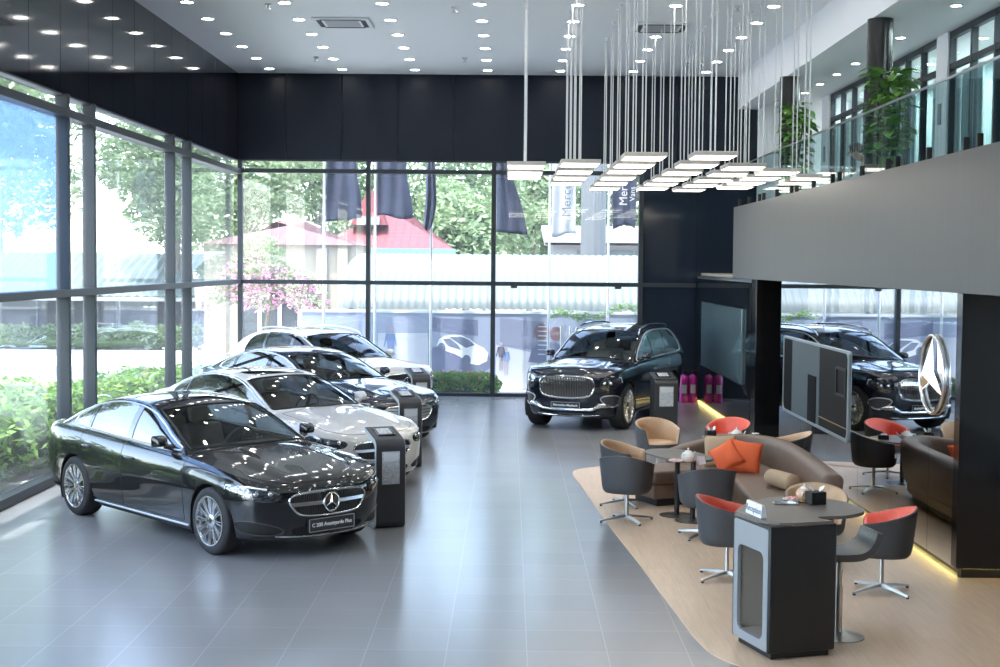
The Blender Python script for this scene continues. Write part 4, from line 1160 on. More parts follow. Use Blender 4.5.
# sofa: one curved sweep
keys = [(672, 449, .58), (700, 440.5, .67), (735, 434.5, .72), (768, 437, .74), (787, 443, .75), (802, 451.5, .75), (818, 463, .75), (833, 475, .75)]
kp = [(*g(x, y, h).xy, h) for x, y, h in keys]
cum = [0]
for a, b in zip(kp[:-1], kp[1:]): cum.append(cum[-1]+math.hypot(b[0]-a[0], b[1]-a[1]))
sx_, sy_, sh_ = (pchip(cum, [k[i] for k in kp]) for i in range(3))
S = np.linspace(0, cum[-1], 60)
base = [Vector((float(sx_(s)), float(sy_(s)), 0)) for s in S]
for _ in range(6): base = [base[0]]+[(base[i-1]+base[i]*2+base[i+1])/4 for i in range(1, len(base)-1)]+[base[-1]]
def frame_at(i):
    a, b = base[max(i-1, 0)], base[min(i+1, len(base)-1)]; t = (b-a).normalized(); return t, Vector((t.y, -t.x, 0))    # inward normal (towards the table)
root = thing('curved_sofa', 'long curved brown leather sofa with dark plinth around the oval table', 'sofa', (base[20].x, base[20].y, .006))
O = -Vector((base[20].x, base[20].y, 0))
def sweep(sec, name, m, i0=0, i1=None, end_round=True):
    rows = []; i1 = i1 or len(base)-1
    for i in range(i0, i1+1):
        t, n = frame_at(i); h = float(sh_(S[i])); rows.append([base[i]+O+n*u+Vector((0, 0, z(h) if callable(z) else z)) for u, z in sec])
    k = len(sec)
    def cap(row, t):
        c = sum(row, Vector())/k; out = []
        for f, d in ((.99, .012), (.95, .028), (.88, .038)): out.append([c+(q-c)*f+t*d for q in row])
        return out
    t0 = frame_at(i0)[0]; t1 = frame_at(i1)[0]
    rows = cap(rows[0], -t0)[::-1]+rows+cap(rows[-1], t1)
    mb = MB().grid(rows, closed_v=True); mb.add(rows[0], [tuple(range(k))]); mb.add(rows[-1], [tuple(range(k))])
    return mb.build(name, m, root, smooth=True, sharp=50)
def rr_sec(u0, u1, z0, z1, r=.04, lean=0.0):
    """Rounded rectangle section; z1 may follow the sofa's height."""
    f = (lambda dz: (lambda h: h+dz)) if z1 is None else (lambda dz: z1+dz)
    o = []
    for cu, top, a in ((u1-r, 1, 0), (u0+r, 1, PI/2), (u0+r, 0, PI), (u1-r, 0, 1.5*PI)):
        for k in range(5):
            an = a+PI/2*k/4; u = cu+r*math.cos(an); dz = r*math.sin(an)
            o.append((u+(lean if top else 0), f(dz-r) if top else z0+r+dz))
    return o
sweep(rr_sec(-.06, .16, .20, None, .07, -.05), 'backrest', M_brown)
sweep(rr_sec(.14, .80, .27, .43, .05), 'seat_cushion', M_brown)
sweep(rr_sec(-.02, .76, .09, .275, .03), 'base', M_brown)
sweep(rr_sec(.05, .68, .0, .095, .01), 'plinth', MT['black_matt'])
# chaise end that runs on to the left of the backrest
t0, n0 = frame_at(0)
Mch = Matrix.Translation(base[0]+O) @ frame_from(-t0, (0, 0, 1))
sgn = 1 if (frame_from(-t0, (0, 0, 1)) @ Vector((0, 1, 0))).dot(n0) > 0 else -1
ya, yb_ = sorted((sgn*.10, sgn*.80))
MB().bbox(-.02, .70, ya, yb_, .27, .43, .05, 3, Mch).build('chaise_cushion', M_brown, root, smooth=True)
MB().bbox(-.02, .68, ya, yb_-.04, .09, .27, .03, 2, Mch).build('chaise_base', M_brown, root, smooth=True)
MB().box(.02, .60, ya+.06, yb_-.10, 0, .095, Mch).build('chaise_plinth', MT['black_matt'], root)

def cushion(name, label, x, y, z, w, th, m, M):
    n = 14; top, bot = [], []
    for i in range(n+1):
        a, b = [], []
        for j in range(n+1):
            u, v = 2*i/n-1, 2*j/n-1
            k = max(0, (1-abs(u)**2.4)*(1-abs(v)**2.4))**.42
            pin = 1-.07*(1-abs(u)**1.2)*abs(v)**3-.07*(1-abs(v)**1.2)*abs(u)**3
            px, py = u*w/2*pin, v*w/2*pin
            px, py = u*w/2*(1-.06*(1-u*u)*0)*(1-.08*(1-v*v)*0)*pin, py
            a.append(Vector((px, py, th/2*k))); b.append(Vector((px, py, -th/2*k)))
        top.append(a); bot.append(b)
    r = thing(name, label, 'cushion', (x, y, z))
    r.matrix_world = TR(x, y, z) @ M
    MB().grid(top).grid(bot).build('cover', m, r, smooth=True, sharp=180)
    edge = top[0]+[row[-1] for row in top[1:]]+top[-1][::-1][1:]+[row[0] for row in top[::-1]][1:-1]
    MB().tube(edge, .005, 6, closed=True).build('piping', m, r, smooth=True)
    return r
# upright cushion: local z faces out from the back toward the camera
def upright(nrm, lean, spin):
    n = Vector((nrm[0], nrm[1], lean)).normalized(); x = Vector((-n.y, n.x, 0)).normalized() if abs(n.z) < .99 else Vector((1, 0, 0))
    return frame_from(x, n) @ RZ(spin)
p = g(722, 453, .62); cushion('cushion', 'square tan cushion leaning on the sofa behind the small orange one', p.x, p.y+.12, .622, .40, .12, M_tanfab, upright((-.25, -1), .35, .05))
p = g(748, 458.5, .60); cushion('cushion', 'large square orange cushion leaning upright on the brown sofa', p.x-.03, p.y+.08, .605, .40, .13, M_orange, upright((-.05, -1), .45, -.16))
p = g(726, 459, .58); cushion('cushion', 'small orange cushion tipped on its corner in front of the tan cushion', p.x, p.y-.02, .615, .33, .11, M_orange, upright((-.35, -1), .55, .62))
r = thing('bolster_cushion', 'tan round bolster lying on the right of the brown sofa', 'cushion', (3.03, 15.40, .530))
r.rotation_euler = (0, 0, math.atan2(-.80, .30))
MB().lathe([(.001, -.25), (.06, -.25), (.088, -.235), (.095, -.21), (.095, .21), (.088, .235), (.06, .25), (.001, .25)], 32, RY(PI/2)).build('cover', M_tanfab, r, smooth=True, sharp=60)
MB().lathe([(.090, .232), (.096, .228), (.092, .222)], 32, RY(PI/2)).build('piping', M_tanfab, r, smooth=True)

# oval table on two disc feet
pa, pb = g(677.5, 515), g(701, 523)
cx, cy = (pa.x+pb.x)/2-.05, (pa.y+pb.y)/2+.02
ax = Vector((pb.x-pa.x, pb.y-pa.y, 0)).normalized()
root = thing('oval_table', 'oval grey coffee table on two dark disc feet inside the sofa curve', 'table', (cx, cy, .006), math.atan2(ax.y, ax.x))
ov = [(.53*math.copysign(abs(math.cos(a))**.85, math.cos(a)), 0.30*math.copysign(abs(math.sin(a))**.85, math.sin(a))) for a in [2*PI*k/64 for k in range(64)]]
ow = RZ(-math.atan2(ax.y, ax.x)) @ Vector((-.07, .03, 0)); ov = [(a+ow.x, b+ow.y) for a, b in ov]
MB().prism(ov, .705, .728).build('table_top', M_table, root, bevel=.006)
for u in (-.18, .18):
    MB().tube([(u, 0, .012), (u, 0, .705)], .030, 16).build('leg', M_darkpole, root, smooth=True)
    MB().lathe([(.001, 0), (.20, 0), (.20, .008), (.06, .02), (.001, .02)], 36, TR(u, 0, 0)).build('foot', M_darkpole, root, smooth=True, sharp=50)
TZ = .734
def put(name, label, cat, x, y, z, rz=0): return thing(name, label, cat, (x, y, z), rz)
M_china = mat('white_china', (.78, .76, .72), .15); M_gold = mat('gold_trim', (.75, .5, .2), .25, 1)
M_tissue = mat('tissue', (.85, .85, .86), .8); M_pink = noise_mat('pink_sweets', (.75, .35, .33), (.85, .6, .5), 60, .5)
def teapot(x, y, z, label, rz=0, s=1.0, china=None):
    r = put('teapot', label, 'teapot', x, y, z, rz); r.scale = (s, s, s)
    MB().lathe([(.001, 0), (.045, 0), (.075, .03), (.080, .06), (.062, .095), (.04, .105), (.001, .105)], 28).build('body', china or M_china, r, smooth=True, sharp=50)
    l = MB().lathe([(.042, .104), (.03, .12), (.008, .126), (.012, .142), (.006, .152), (.001, .153)], 20).build('lid', M_china, r, smooth=True)
    MB().tube([(.07, 0, .045), (.105, 0, .065), (.125, 0, .10)], [.016, .011, .008], 10).build('spout', M_china, r, smooth=True)
    MB().tube([(-.068, 0, .085), (-.105, 0, .085), (-.11, 0, .05), (-.07, 0, .035)], .007, 8).build('handle', M_china, r, smooth=True)
    MB().lathe([(.076, .052), (.0815, .058), (.076, .064)], 28).build('gold_band', M_gold, r, smooth=True)
    return r
def tissue_box(x, y, z, label, rz=0):
    r = put('tissue_box', label, 'tissue box', x, y, z, rz)
    MB().bbox(-.065, .065, -.055, .055, 0, .10, .006).build('box', MT['black_matt'], r)
    m = MB(); rnd = random.Random(int(x*100))
    for k in range(5):
        a = rnd.uniform(0, 6.28); q = Vector((.03*math.cos(a), .02*math.sin(a), .098)); tip = q+Vector((.04*math.cos(a), .04*math.sin(a), rnd.uniform(.03, .06)))
        sd = Vector((-math.sin(a), math.cos(a), 0))*.025
        m.grid([[q-sd*.4, q+sd*.4], [(q+tip)/2-sd, (q+tip)/2+sd+Vector((0, 0, .01))], [tip-sd*.5, tip+sd*.3]])
    m.build('tissue', M_tissue, r, smooth=True)
    return r
def sweets_plate(x, y, z, label):
    r = put('sweets_plate', label, 'plate', x, y, z)
    MB().lathe([(.001, 0), (.06, 0), (.085, .012), (.083, .016), (.06, .006), (.001, .006)], 32).build('plate', M_china, r, smooth=True, sharp=50)
    m = MB(); rnd = random.Random(9)
    for k in range(7): a = k*.9; q = .045*(k > 0); m.ell((q*math.cos(a), q*math.sin(a), .018), (.018, .015, .012), 10, 6)
    tag(m.build('sweets', M_pink, r, smooth=True, sharp=180), kind='stuff')
    return r
p = g(688, 461.5, TZ); teapot(p.x, p.y, TZ, 'small cream teapot with gold band on the oval table', .8, 1.0)
p = g(676, 461.5, TZ); sweets_plate(p.x, p.y, TZ, 'small plate of pink sweets beside the cream teapot on the oval table')
p = g(701, 464, TZ)
r = put('table_card', 'small white folded card standing on the oval table', 'card', p.x, p.y, TZ, .5)
MB().add([(-.045, -.03, 0), (.045, -.03, 0), (.045, 0, .085), (-.045, 0, .085), (-.045, .03, 0), (.045, .03, 0), (-.045, -.028, 0), (.045, -.028, 0), (.045, 0, .082), (-.045, 0, .082), (-.045, .028, 0), (.045, .028, 0)],
         [(0, 1, 2, 3), (3, 2, 5, 4), (6, 9, 8, 7), (9, 10, 11, 8), (0, 6, 7, 1), (4, 5, 11, 10)]).build('folded_card', M_tissue, r)

# round table behind the sofa
tx, ty = 3.02, 18.62
root = thing('round_table', 'low round dark grey table behind the sofa, seen whole only in the mirror', 'table', (tx, ty, 0))
MB().lathe([(.001, .575), (.44, .575), (.445, .582), (.44, .598), (.001, .598)], 48).build('table_top', M_table, root, smooth=True, sharp=40)
MB().tube([(0, 0, .012), (0, 0, .575)], .03, 16).build('leg', M_darkpole, root, smooth=True)
MB().lathe([(.001, 0), (.20, 0), (.20, .008), (.06, .02), (.001, .02)], 36).build('foot', M_darkpole, root, smooth=True, sharp=50)
tissue_box(tx-.33, ty-.05, .598, 'black tissue box behind the sofa in front of the red chair', .2)
teapot(tx+.0, ty-.16, .598, 'white teapot on the low round table behind the sofa', .3, 1.05)
r = put('napkin_holder', 'small black holder beside the white teapot behind the sofa', 'holder', tx+.27, ty-.04, .598, .3)
MB().bbox(-.07, .07, -.05, .05, 0, .055, .005).build('tray', MT['black_matt'], r); MB().bbox(-.04, .04, -.03, .03, .055, .07, .004).build('napkins', M_tissue, r)

# reception desk with its table top
dA = g(768, 656, .05); ang = math.radians(17.5); wd, dp = .555, .60
root = thing('reception_desk', 'tall black reception desk with grey niche side and a long curved top', 'desk', (dA.x, dA.y, .006), ang)
HD = 1.0; iv = (RZ(-ang)).to_3x3()
loc = lambda p: iv @ (Vector((p.x, p.y, 0))-Vector((dA.x, dA.y, 0)))
M_niche = mat('niche_warm_grey', (.34, .31, .27), .5)
MB().bbox(0, wd, 0, .05, .05, HD-.01, .02, 3).build('front_panel', M_desk, root, smooth=True, sharp=30)
MB().bbox(0, wd, dp-.05, dp, .05, HD-.01, .02, 3).build('back_panel', M_desk, root, smooth=True, sharp=30)
MB().bbox(wd-.05, wd, .04, dp-.04, .05, HD-.01, .02, 3).build('end_panel', M_desk, root, smooth=True, sharp=30)
MB().bbox(0, wd, 0, dp, HD-.045, HD-.005, .02, 3).build('cover_panel', M_desk, root, smooth=True, sharp=30)
MB().box(.05, wd-.03, .05, dp-.03, -.006, .05).build('plinth', M_desk, root)
side = Matrix(((0, 0, -1, 0), (1, 0, 0, 0), (0, 1, 0, 0), (0, 0, 0, 1)))
o_ = rrect(.022, dp-.022, .06, HD-.035, .03); i_ = rrect(.10, dp-.09, .13, HD-.22, .06)
ring_mb(o_, i_, -.03, .0, side).build('side_panel', M_lgrey, root, bevel=.002)['label'] = 'light grey side panel around the niche'
MB().box(.03, .40, .05, dp-.05, .07, .125).box(.36, .40, .05, dp-.05, .125, HD-.05).box(.03, .40, .05, .09, .12, HD-.05).box(.03, .40, dp-.08, dp-.05, .12, HD-.05).box(.03, .4, .05, dp-.05, HD-.21, HD-.05).build('niche_lining', M_niche, root)
# table top
outl = [(735.5, 512.5), (741, 507), (752, 501.5), (770, 498), (795, 496.5), (822, 498.5), (845, 502.5), (860, 507.5), (866, 511.5), (858, 515), (842, 517), (826, 517.2), (817, 518), (820, 519.5), (834, 522)]
tp = [loc(g(x, y, HD+.012)) for x, y in outl]; tp = [(q.x, q.y) for q in tp]+[(wd-.03, .01), (.0, .0)]
tp = smooth_poly(tp+[tp[0]], 2)[:-1]
MB().prism(tp, HD-.012, HD+.014).build('desk_top', M_desk_top, root, bevel=.006)
q = loc(g(842, 521, HD-.02)); q2 = loc(g(833, 514, HD))
for a, mm in ((q+Vector((-.05, .08, 0)), M_darkpole), (q2+Vector((0, .03, 0)), mat('bronze', (.30, .19, .10), .3, .9))):
    MB().tube([(a.x, a.y, .0), (a.x, a.y, HD-.012)], .022, 14).build('leg', mm, root, smooth=True)
# things on the desk
DZ = HD+.006+.014
p = g(753, 517, DZ)
r = put('reception_sign', 'white block sign with lettering at the front corner of the desk top', 'sign', p.x+.03, p.y+.08, DZ, ang+PI/2-.06)
MB().add([(-.14, .018, 0), (.14, .018, 0), (.14, -.035, 0), (-.14, -.035, 0), (-.14, .008, .095), (.14, .008, .095), (.14, -.014, .095), (-.14, -.014, .095)],
         [(0, 1, 5, 4), (1, 2, 6, 5), (2, 3, 7, 6), (3, 0, 4, 7), (4, 5, 6, 7), (0, 3, 2, 1)]).build('block', mat('sign_white', (.82, .83, .85), .35), r)
Ms = TR(0, .0145, .045) @ RX(math.atan2(.010, .095)) @ frame_from((-1, 0, 0), (0, 1, 0))
lettering('Reception', .066, mat('sign_ink', (.10, .13, .22), .5), r, Ms, extrude=.001)
p = g(786, 504, DZ); r = put('tablet', 'grey tablet lying on the desk top beside the sweets', 'tablet', p.x, p.y, DZ, ang-.35)
MB().bbox(-.10, .10, -.045, .045, 0, .012, .004).build('case', mat('tablet_grey', (.35, .36, .38), .35, .5), r); MB().box(-.09, .09, -.038, .038, .012, .0135).build('display', MT['black_gloss'], r)
p = g(793, 500.5, DZ); sweets_plate(p.x, p.y, DZ, 'small plate of pink sweets on the reception desk top')
p = g(804, 501.5, DZ); teapot(p.x, p.y, DZ+.018, 'blush teapot with white lid on a gold tray on the reception desk top', 1.2, .85, mat('blush_china', (.72, .45, .32), .25))
r = put('gold_tray', 'small round gold tray under the teapot on the desk top', 'tray', p.x, p.y, DZ)
MB().lathe([(.001, 0), (.07, 0), (.085, .014), (.083, .018), (.068, .006), (.001, .006)], 32).lathe([(.001, .006), (.04, .006), (.04, .018), (.001, .018)], 24).build('tray', M_gold, r, smooth=True, sharp=40)
p = g(817, 505, DZ); tissue_box(p.x, p.y+.05, DZ, 'black tissue box on the reception desk top beside the teapot', ang)
# bar stool behind the desk
p = g(838, 637); sx, sy = p.x, p.y
root = thing('bar_stool', 'grey bar stool with a curved-up seat and round chrome foot behind the desk', 'stool', (sx, sy, .006), .15)
MB().lathe([(.001, 0), (.20, 0), (.20, .008), (.15, .018), (.04, .035), (.001, .035)], 48).build('foot', M_chrome_leg, root, smooth=True, sharp=60)
MB().tube([(0, 0, .03), (0, 0, .40), (0, 0, .40), (0, 0, .64)], [.03, .03, .022, .022], 18).build('column', M_chrome_leg, root, smooth=True, sharp=50)
rows = []
prof = [(-.20, .70), (-.12, .685), (0, .68), (.10, .685), (.17, .715), (.215, .775), (.235, .845)]
up_ = smooth_poly(prof, 2)
for x, z in up_:
    hw = .20-.03*max(0, (x-.1)/.14)
    rows.append((x, z, hw))
th = .055; top = [[Vector((x, v*hw, z-.012*(1-abs(v)**2)*(0))) for v in np.linspace(-1, 1, 9)] for x, z, hw in rows]
def nrm2(i):
    a, b = rows[max(i-1, 0)], rows[min(i+1, len(rows)-1)]; d = Vector((b[0]-a[0], 0, b[1]-a[1])).normalized(); return Vector((-d.z, 0, d.x))
bot = [[q-nrm2(i)*th for q in r_] for i, r_ in enumerate(top)]
m = MB().grid(top).grid(bot)
for ring in ([r_[0] for r_ in top], [r_[0] for r_ in bot]), ([r_[-1] for r_ in top], [r_[-1] for r_ in bot]), (top[0], bot[0]), (top[-1], bot[-1]): m.grid([ring[0], ring[1]])
m.build('seat', noise_mat('stool_grey', (.085, .085, .09), (.10, .10, .105), 40, .38), root, smooth=True, bevel=.012, sharp=40)
MB().disc(.07, .615, .635, 24).build('seat_plate', MT['black_matt'], root)

# ------------------------------------------------------------------ information stands, fire extinguishers
M_stand = mat('stand_anthracite', (.048, .050, .055), .42, .3); M_stand_edge = mat('stand_light_edge', (.42, .45, .48), .45)
M_sheet = noise_mat('printed_sheet', (.36, .38, .40), (.62, .64, .66), 22, .45, 4, (1, 3, 3)); M_sheetw = mat('sheet_white', (.62, .64, .66), .5)
def stand_proto():
    r = bpy.data.objects.new('information_stand', None); C.objects.link(r)
    # C profile (x forward, z up), front face at x=.20
    def prof(off):
        o = []
        for cx, cz, rad, a0, a1 in ((.20-.07, .07, .07, -PI/2, 0), (.20-.10, .93-.10, .10, 0, PI/2-.22)):
            rr = rad-off; o += [(cx+rr*math.cos(a0+(a1-a0)*k/8), cz+rr*math.sin(a0+(a1-a0)*k/8)) for k in range(9)]
        return o
    outer = [(-.22, 0)]+prof(0)+[(-.24, 1.015)]
    inner = [(-.24, .965)]+prof(.05)[::-1]+[(-.22, .05)]
    poly = outer+inner; W_ = .165
    Ms = Matrix(((1, 0, 0, 0), (0, 0, -1, 0), (0, 1, 0, 0), (0, 0, 0, 1)))
    MB().prism(poly, -W_, W_, Ms).build('frame', M_stand, r, bevel=.004)
    for s in (-1, 1):
        a, b = sorted((s*W_, s*(W_+.004))); MB().prism(poly, a, b, Ms).build('side_edge', M_stand_edge, r)
    MB().bbox(.195, .204, -.10, .10, .46, .80, .002).build('poster', M_sheet, r)
    MB().box(.2045, .2055, -.085, .085, .70, .785).build('poster_heading', M_sheetw, r)
    sl = math.atan2(.085, .34); Mt = TR(-.06, 0, .976) @ RY(sl)
    MB().bbox(-.11, .11, -.10, .10, -.008, .010, .003, 2, Mt).build('screen', MT['black_gloss'], r)
    MB().box(-.085, .085, -.075, .075, .010, .0125, Mt).build('screen_image', M_sheet, r)
    return r
sp = stand_proto(); first_stand = [True]
def stand(px, py, face, label):
    o = sp if first_stand[0] else copy_tree(sp); first_stand[0] = False
    p = g(px, py); o.location = (p.x, p.y, 0); o.rotation_euler = (0, 0, math.atan2(face[1], face[0]))
    tag(o, label, 'information stand', 'information stands beside the cars'); return o
sp.scale = (1, 1, 1.05)
stand(385, 525, (.42, -1), 'dark information stand with a poster beside the black sedan, nearest of the row')
stand(406, 466, (.42, -1), 'dark information stand between the white sedan and the dark blue sedan')
stand(417.5, 430, (.42, -1), 'dark information stand before the white car at the far end of the row')
o = stand(663, 431.5, (.12, -1), 'dark information stand with a white sheet beside the dark SUV')

for ch in list(o.children):
    if ch.name.split('.')[0] == 'side_edge': bpy.data.objects.remove(ch)
MB().bbox(-.22, .17, -.155, .155, .04, .94, .01).build('body', M_stand, o); o.scale = (1.1, 1.22, 1.0)
M_mag = mat('extinguisher_magenta', (.60, .035, .34), .25, .1, coat=.6)  # red in itself; the blue LED cast is put into the colour
fe = bpy.data.objects.new('fire_extinguisher', None); C.objects.link(fe)
MB().lathe([(.001, .0), (.085, .0), (.092, .015), (.092, .50), (.075, .56), (.03, .595), (.001, .595)], 32).build('cylinder', M_mag, fe, smooth=True, sharp=50)
m = MB().lathe([(.001, .59), (.028, .59), (.028, .63), (.035, .635), (.035, .66), (.001, .66)], 16); m.bbox(-.015, .10, -.012, .012, .645, .665, .004); m.bbox(-.015, .11, -.012, .012, .675, .69, .004)
m.build('valve_handle', MT['black_matt'], fe, smooth=True)
MB().tube([(.03, 0, .63), (.085, .05, .60), (.10, .03, .45), (.095, .02, .22)], .010, 8).build('hose', MT['black_matt'], fe, smooth=True)
MB().lathe([(.0935, .20), (.0935, .38)], 16, None, -PI/2-.6, -PI/2+.6).build('paper_label', M_sheetw, fe)
p = g(683.5, 402.5); fe.location = (p.x, p.y, 0); tag(fe, 'magenta fire extinguisher by the dark wall, the one nearer the SUV', 'fire extinguisher', 'fire extinguishers')
o = copy_tree(fe); p = g(692.6, 402.5); o.location = (p.x, p.y+.05, 0); tag(o, 'magenta fire extinguisher by the dark wall, beside the lit strip', 'fire extinguisher', 'fire extinguishers')
# ------------------------------------------------------------------ the street outside
M_pave = noise_mat('pavement', (.50, .50, .49), (.57, .56, .54), 1.5, .8, 6)
struct('ground', MB().box(-90, 90, YB+.15, 120, -.3, -.06).box(-90, XL-.3, -30, YB+.15, -.3, -.06), M_pave)

def leaf_material(name, c1, c2):
    m = noise_mat(name, c1, c2, 1.3, .55, 3)
    nt, N, L, b = nodes(m)
    out = [n for n in N if n.type == 'OUTPUT_MATERIAL'][0]; tl = N.new('ShaderNodeBsdfTranslucent'); mx = N.new('ShaderNodeMixShader'); mx.inputs[0].default_value = .35
    src = b.inputs['Base Color'].links[0].from_socket
    L.new(src, tl.inputs[0]); L.new(b.outputs[0], mx.inputs[1]); L.new(tl.outputs[0], mx.inputs[2]); L.new(mx.outputs[0], out.inputs[0])
    return m
M_lf = [leaf_material('leaf_mid', (.14, .21, .105), (.22, .295, .15)), leaf_material('leaf_pale', (.19, .265, .13), (.28, .36, .19)), leaf_material('leaf_deep', (.10, .16, .085), (.16, .225, .12)), leaf_material('leaf_lime', (.12, .26, .035), (.24, .42, .08))]
M_bark = noise_mat('bark', (.16, .13, .10), (.24, .20, .16), 12, .85)
def leaves(rnd, blobs, n, size, shell=.55):
    """Leaf cards scattered through the outer part of ellipsoid blobs: (x, y, z, rx, ry, rz)."""
    vs, fs = [], []; wts = [b[3]*b[4]+b[3]*b[5] for b in blobs]
    for _ in range(n):
        b = rnd.choices(blobs, wts)[0]
        while True:
            q = Vector((rnd.uniform(-1, 1), rnd.uniform(-1, 1), rnd.uniform(-1, 1)))
            if shell < q.length < 1: break
        c = Vector((b[0]+q.x*b[3], b[1]+q.y*b[4], b[2]+q.z*b[5])); s = size*rnd.uniform(.6, 1.3)
        u = Vector((rnd.gauss(0, 1), rnd.gauss(0, 1), rnd.gauss(0, .6))).normalized(); w = u.cross(Vector((rnd.gauss(0, 1), rnd.gauss(0, 1), rnd.gauss(0, 1)))).normalized()
        k = len(vs); vs += [c-u*s, c-w*s*.38+u*s*.1, c+u*s, c+w*s*.38+u*s*.1]; fs.append((k, k+1, k+2, k+3))
    mb = MB(); mb.add(vs, fs); return mb
def raw_build(mb, name, m, parent):
    me = bpy.data.meshes.new(name); me.from_pydata(mb.v, [], mb.f); me.materials.append(m)
    o = bpy.data.objects.new(name, me); C.objects.link(o); o.parent = parent; return o
def tree(x, y, h, rad, label, seed, kind=0, n=2600, size=.22, trunk=.16, low=.35, group='trees outside'):
    rnd = random.Random(seed); r = thing('tree', label, 'tree', (x, y, -.06), 0, group)
    hb = h*low; t = MB(); pts = [Vector((.12*math.sin(i*.9+seed), .12*math.cos(i*.7+seed), h*.75*i/6)) for i in range(7)]
    t.tube(pts, [trunk*(1-.1*i) for i in range(7)], 10)
    blobs = []
    for k in range(9):
        a = rnd.uniform(0, 2*PI); rr = rad*rnd.uniform(.2, .62); z = hb+(h-hb)*rnd.uniform(.12, .88)
        blobs.append((rr*math.cos(a), rr*math.sin(a), z, rad*rnd.uniform(.45, .62), rad*rnd.uniform(.45, .62), (h-hb)*rnd.uniform(.20, .30)))
        p0 = pts[3+k % 3]; t.tube([p0, Vector(blobs[-1][:3])], [trunk*.4, .03], 6)
    t.build('trunk', M_bark, r, smooth=True)
    raw_build(leaves(rnd, blobs, n, size), 'crown', M_lf[kind], r)
    return r
def px(x, Y): return at_Y(x, 280, Y).x
for x, Y, h, rad, k, lab in (
    (205, 60, 9.5, 4.0, 0, 'broad green tree at the corner left of the cream house'), (246, 54, 9.0, 3.2, 1, 'pale green tree behind the cream house roof'),
    (318, 62, 10.5, 4.2, 0, 'tall green tree between the cream house and the red roof'), (385, 66, 10.5, 4.4, 1, 'tree rising straight behind the red tiled roof'),
    (464, 53, 5.8, 2.3, 1, 'low pale rounded tree right of the red tiled roof'), (468, 64, 11, 4.4, 2, 'darker tall tree behind the narrow hanging flag'),
    (532, 56, 9.0, 3.0, 1, 'light green tree behind the wide dark flag near the doors'), (565, 60, 10, 4.0, 0, 'green tree behind the white lettered flag'),
    (640, 58, 9.5, 3.6, 2, 'tree behind the dark lettered flag beside the black wall'), (720, 66, 10, 4.4, 0, 'tree hidden beyond the black wall, seen only in reflections')):
    tree(px(x, Y), Y, h, rad, lab, int(x), k, 7500, .165)
for X, Y, h, rad, k, lab in ((-13.5, 34, 9, 3.2, 1, 'street tree with slim trunk outside the left glazing, nearest the hoarding'), (-16.5, 44, 10, 3.6, 0, 'street tree left of the slim-trunked tree outside the left glazing'),
    (-14.0, 24, 9.5, 3.0, 2, 'street tree outside the left glazing near the blue-tinted pane'), (-22, 36, 11, 4.5, 0, 'wide street tree across the driveway outside the left glazing'), (-21, 58, 10, 4.5, 1, 'far street tree beyond the driveway hedge'),
    (-12.5, 52, 8.5, 3.0, 0, 'street tree beyond the driveway close to the cream house'), (-13.0, 12, 9.5, 3.2, 0, 'street tree beside the driveway level with the black sedan'), (-24, 16, 11, 4.5, 2, 'wide street tree across the road, level with the black sedan')):
    tree(X, Y, h, rad, lab, int(Y*10), k, 6500, .16, low=.42)

def hedge(x0, x1, y0, y1, h, label, seed, n, size=.07, kind=1, flowers=None, fn=0):
    rnd = random.Random(seed); r = thing('hedge', label, 'hedge', ((x0+x1)/2, (y0+y1)/2, -.06))
    cx_, cy_ = (x0+x1)/2, (y0+y1)/2; blobs = []; L_ = max(x1-x0, y1-y0); wd_ = min(x1-x0, y1-y0); k = max(3, int(L_/.45)*max(1, int(wd_/.9)))
    for i in range(k):
        t = (i+.5)/k
        bx = x0+(x1-x0)*t if x1-x0 >= y1-y0 else rnd.uniform(x0+.3, x1-.3); by = y0+(y1-y0)*t if x1-x0 < y1-y0 else (y0+y1)/2
        blobs.append((bx-cx_, by-cy_, h*rnd.uniform(.38, .55), max(.3, min(.5, (x1-x0)*.5)), max(.28, min(.5, (y1-y0)*.5)), h*rnd.uniform(.42, .55)))
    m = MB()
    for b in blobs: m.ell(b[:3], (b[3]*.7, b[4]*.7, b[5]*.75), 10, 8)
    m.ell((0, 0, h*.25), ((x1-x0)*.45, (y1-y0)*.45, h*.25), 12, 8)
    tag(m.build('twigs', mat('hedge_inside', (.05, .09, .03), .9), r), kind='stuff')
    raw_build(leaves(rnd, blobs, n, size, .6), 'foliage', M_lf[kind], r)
    if flowers: tag(raw_build(leaves(rnd, [(b[0], b[1], b[2]+.05, b[3], b[4], b[5]) for b in blobs], fn, size*.8, .85), 'flowers', flowers, r), kind='stuff')
    return r
M_pinkfl = leaf_material('pink_flower', (.75, .22, .50), (.85, .42, .66)); M_redfl = leaf_material('red_flower', (.7, .15, .08), (.8, .35, .2))
hedge(-9.2, XL-.35, 8, 16.2, 1.3, 'green hedge outside the left glazing behind the black sedan', 1, 15000, .075, 3)
hedge(-9.0, XL-.35, 16.9, 22.2, 1.15, 'green hedge outside the left glazing behind the fins', 2, 11000, .075, 3)
hedge(-8.2, XL-.35, 22.9, 29.5, .85, 'low hedge outside the left glazing toward the room corner', 3, 8000, .075, 3)
hedge(-1.85, -.42, 30.75, 31.45, .62, 'low green planting with red flowers outside the back glazing', 4, 4500, .06, 3, M_redfl, 160)
hedge(-19.5, -10.2, 45.5, 46.7, .9, 'clipped hedge across the driveway beyond the street trees', 5, 5000, .11, 0)
hedge(-30, -15, 29, 30.5, 1.0, 'roadside hedge across the driveway outside the left glazing', 6, 5000, .11, 0)

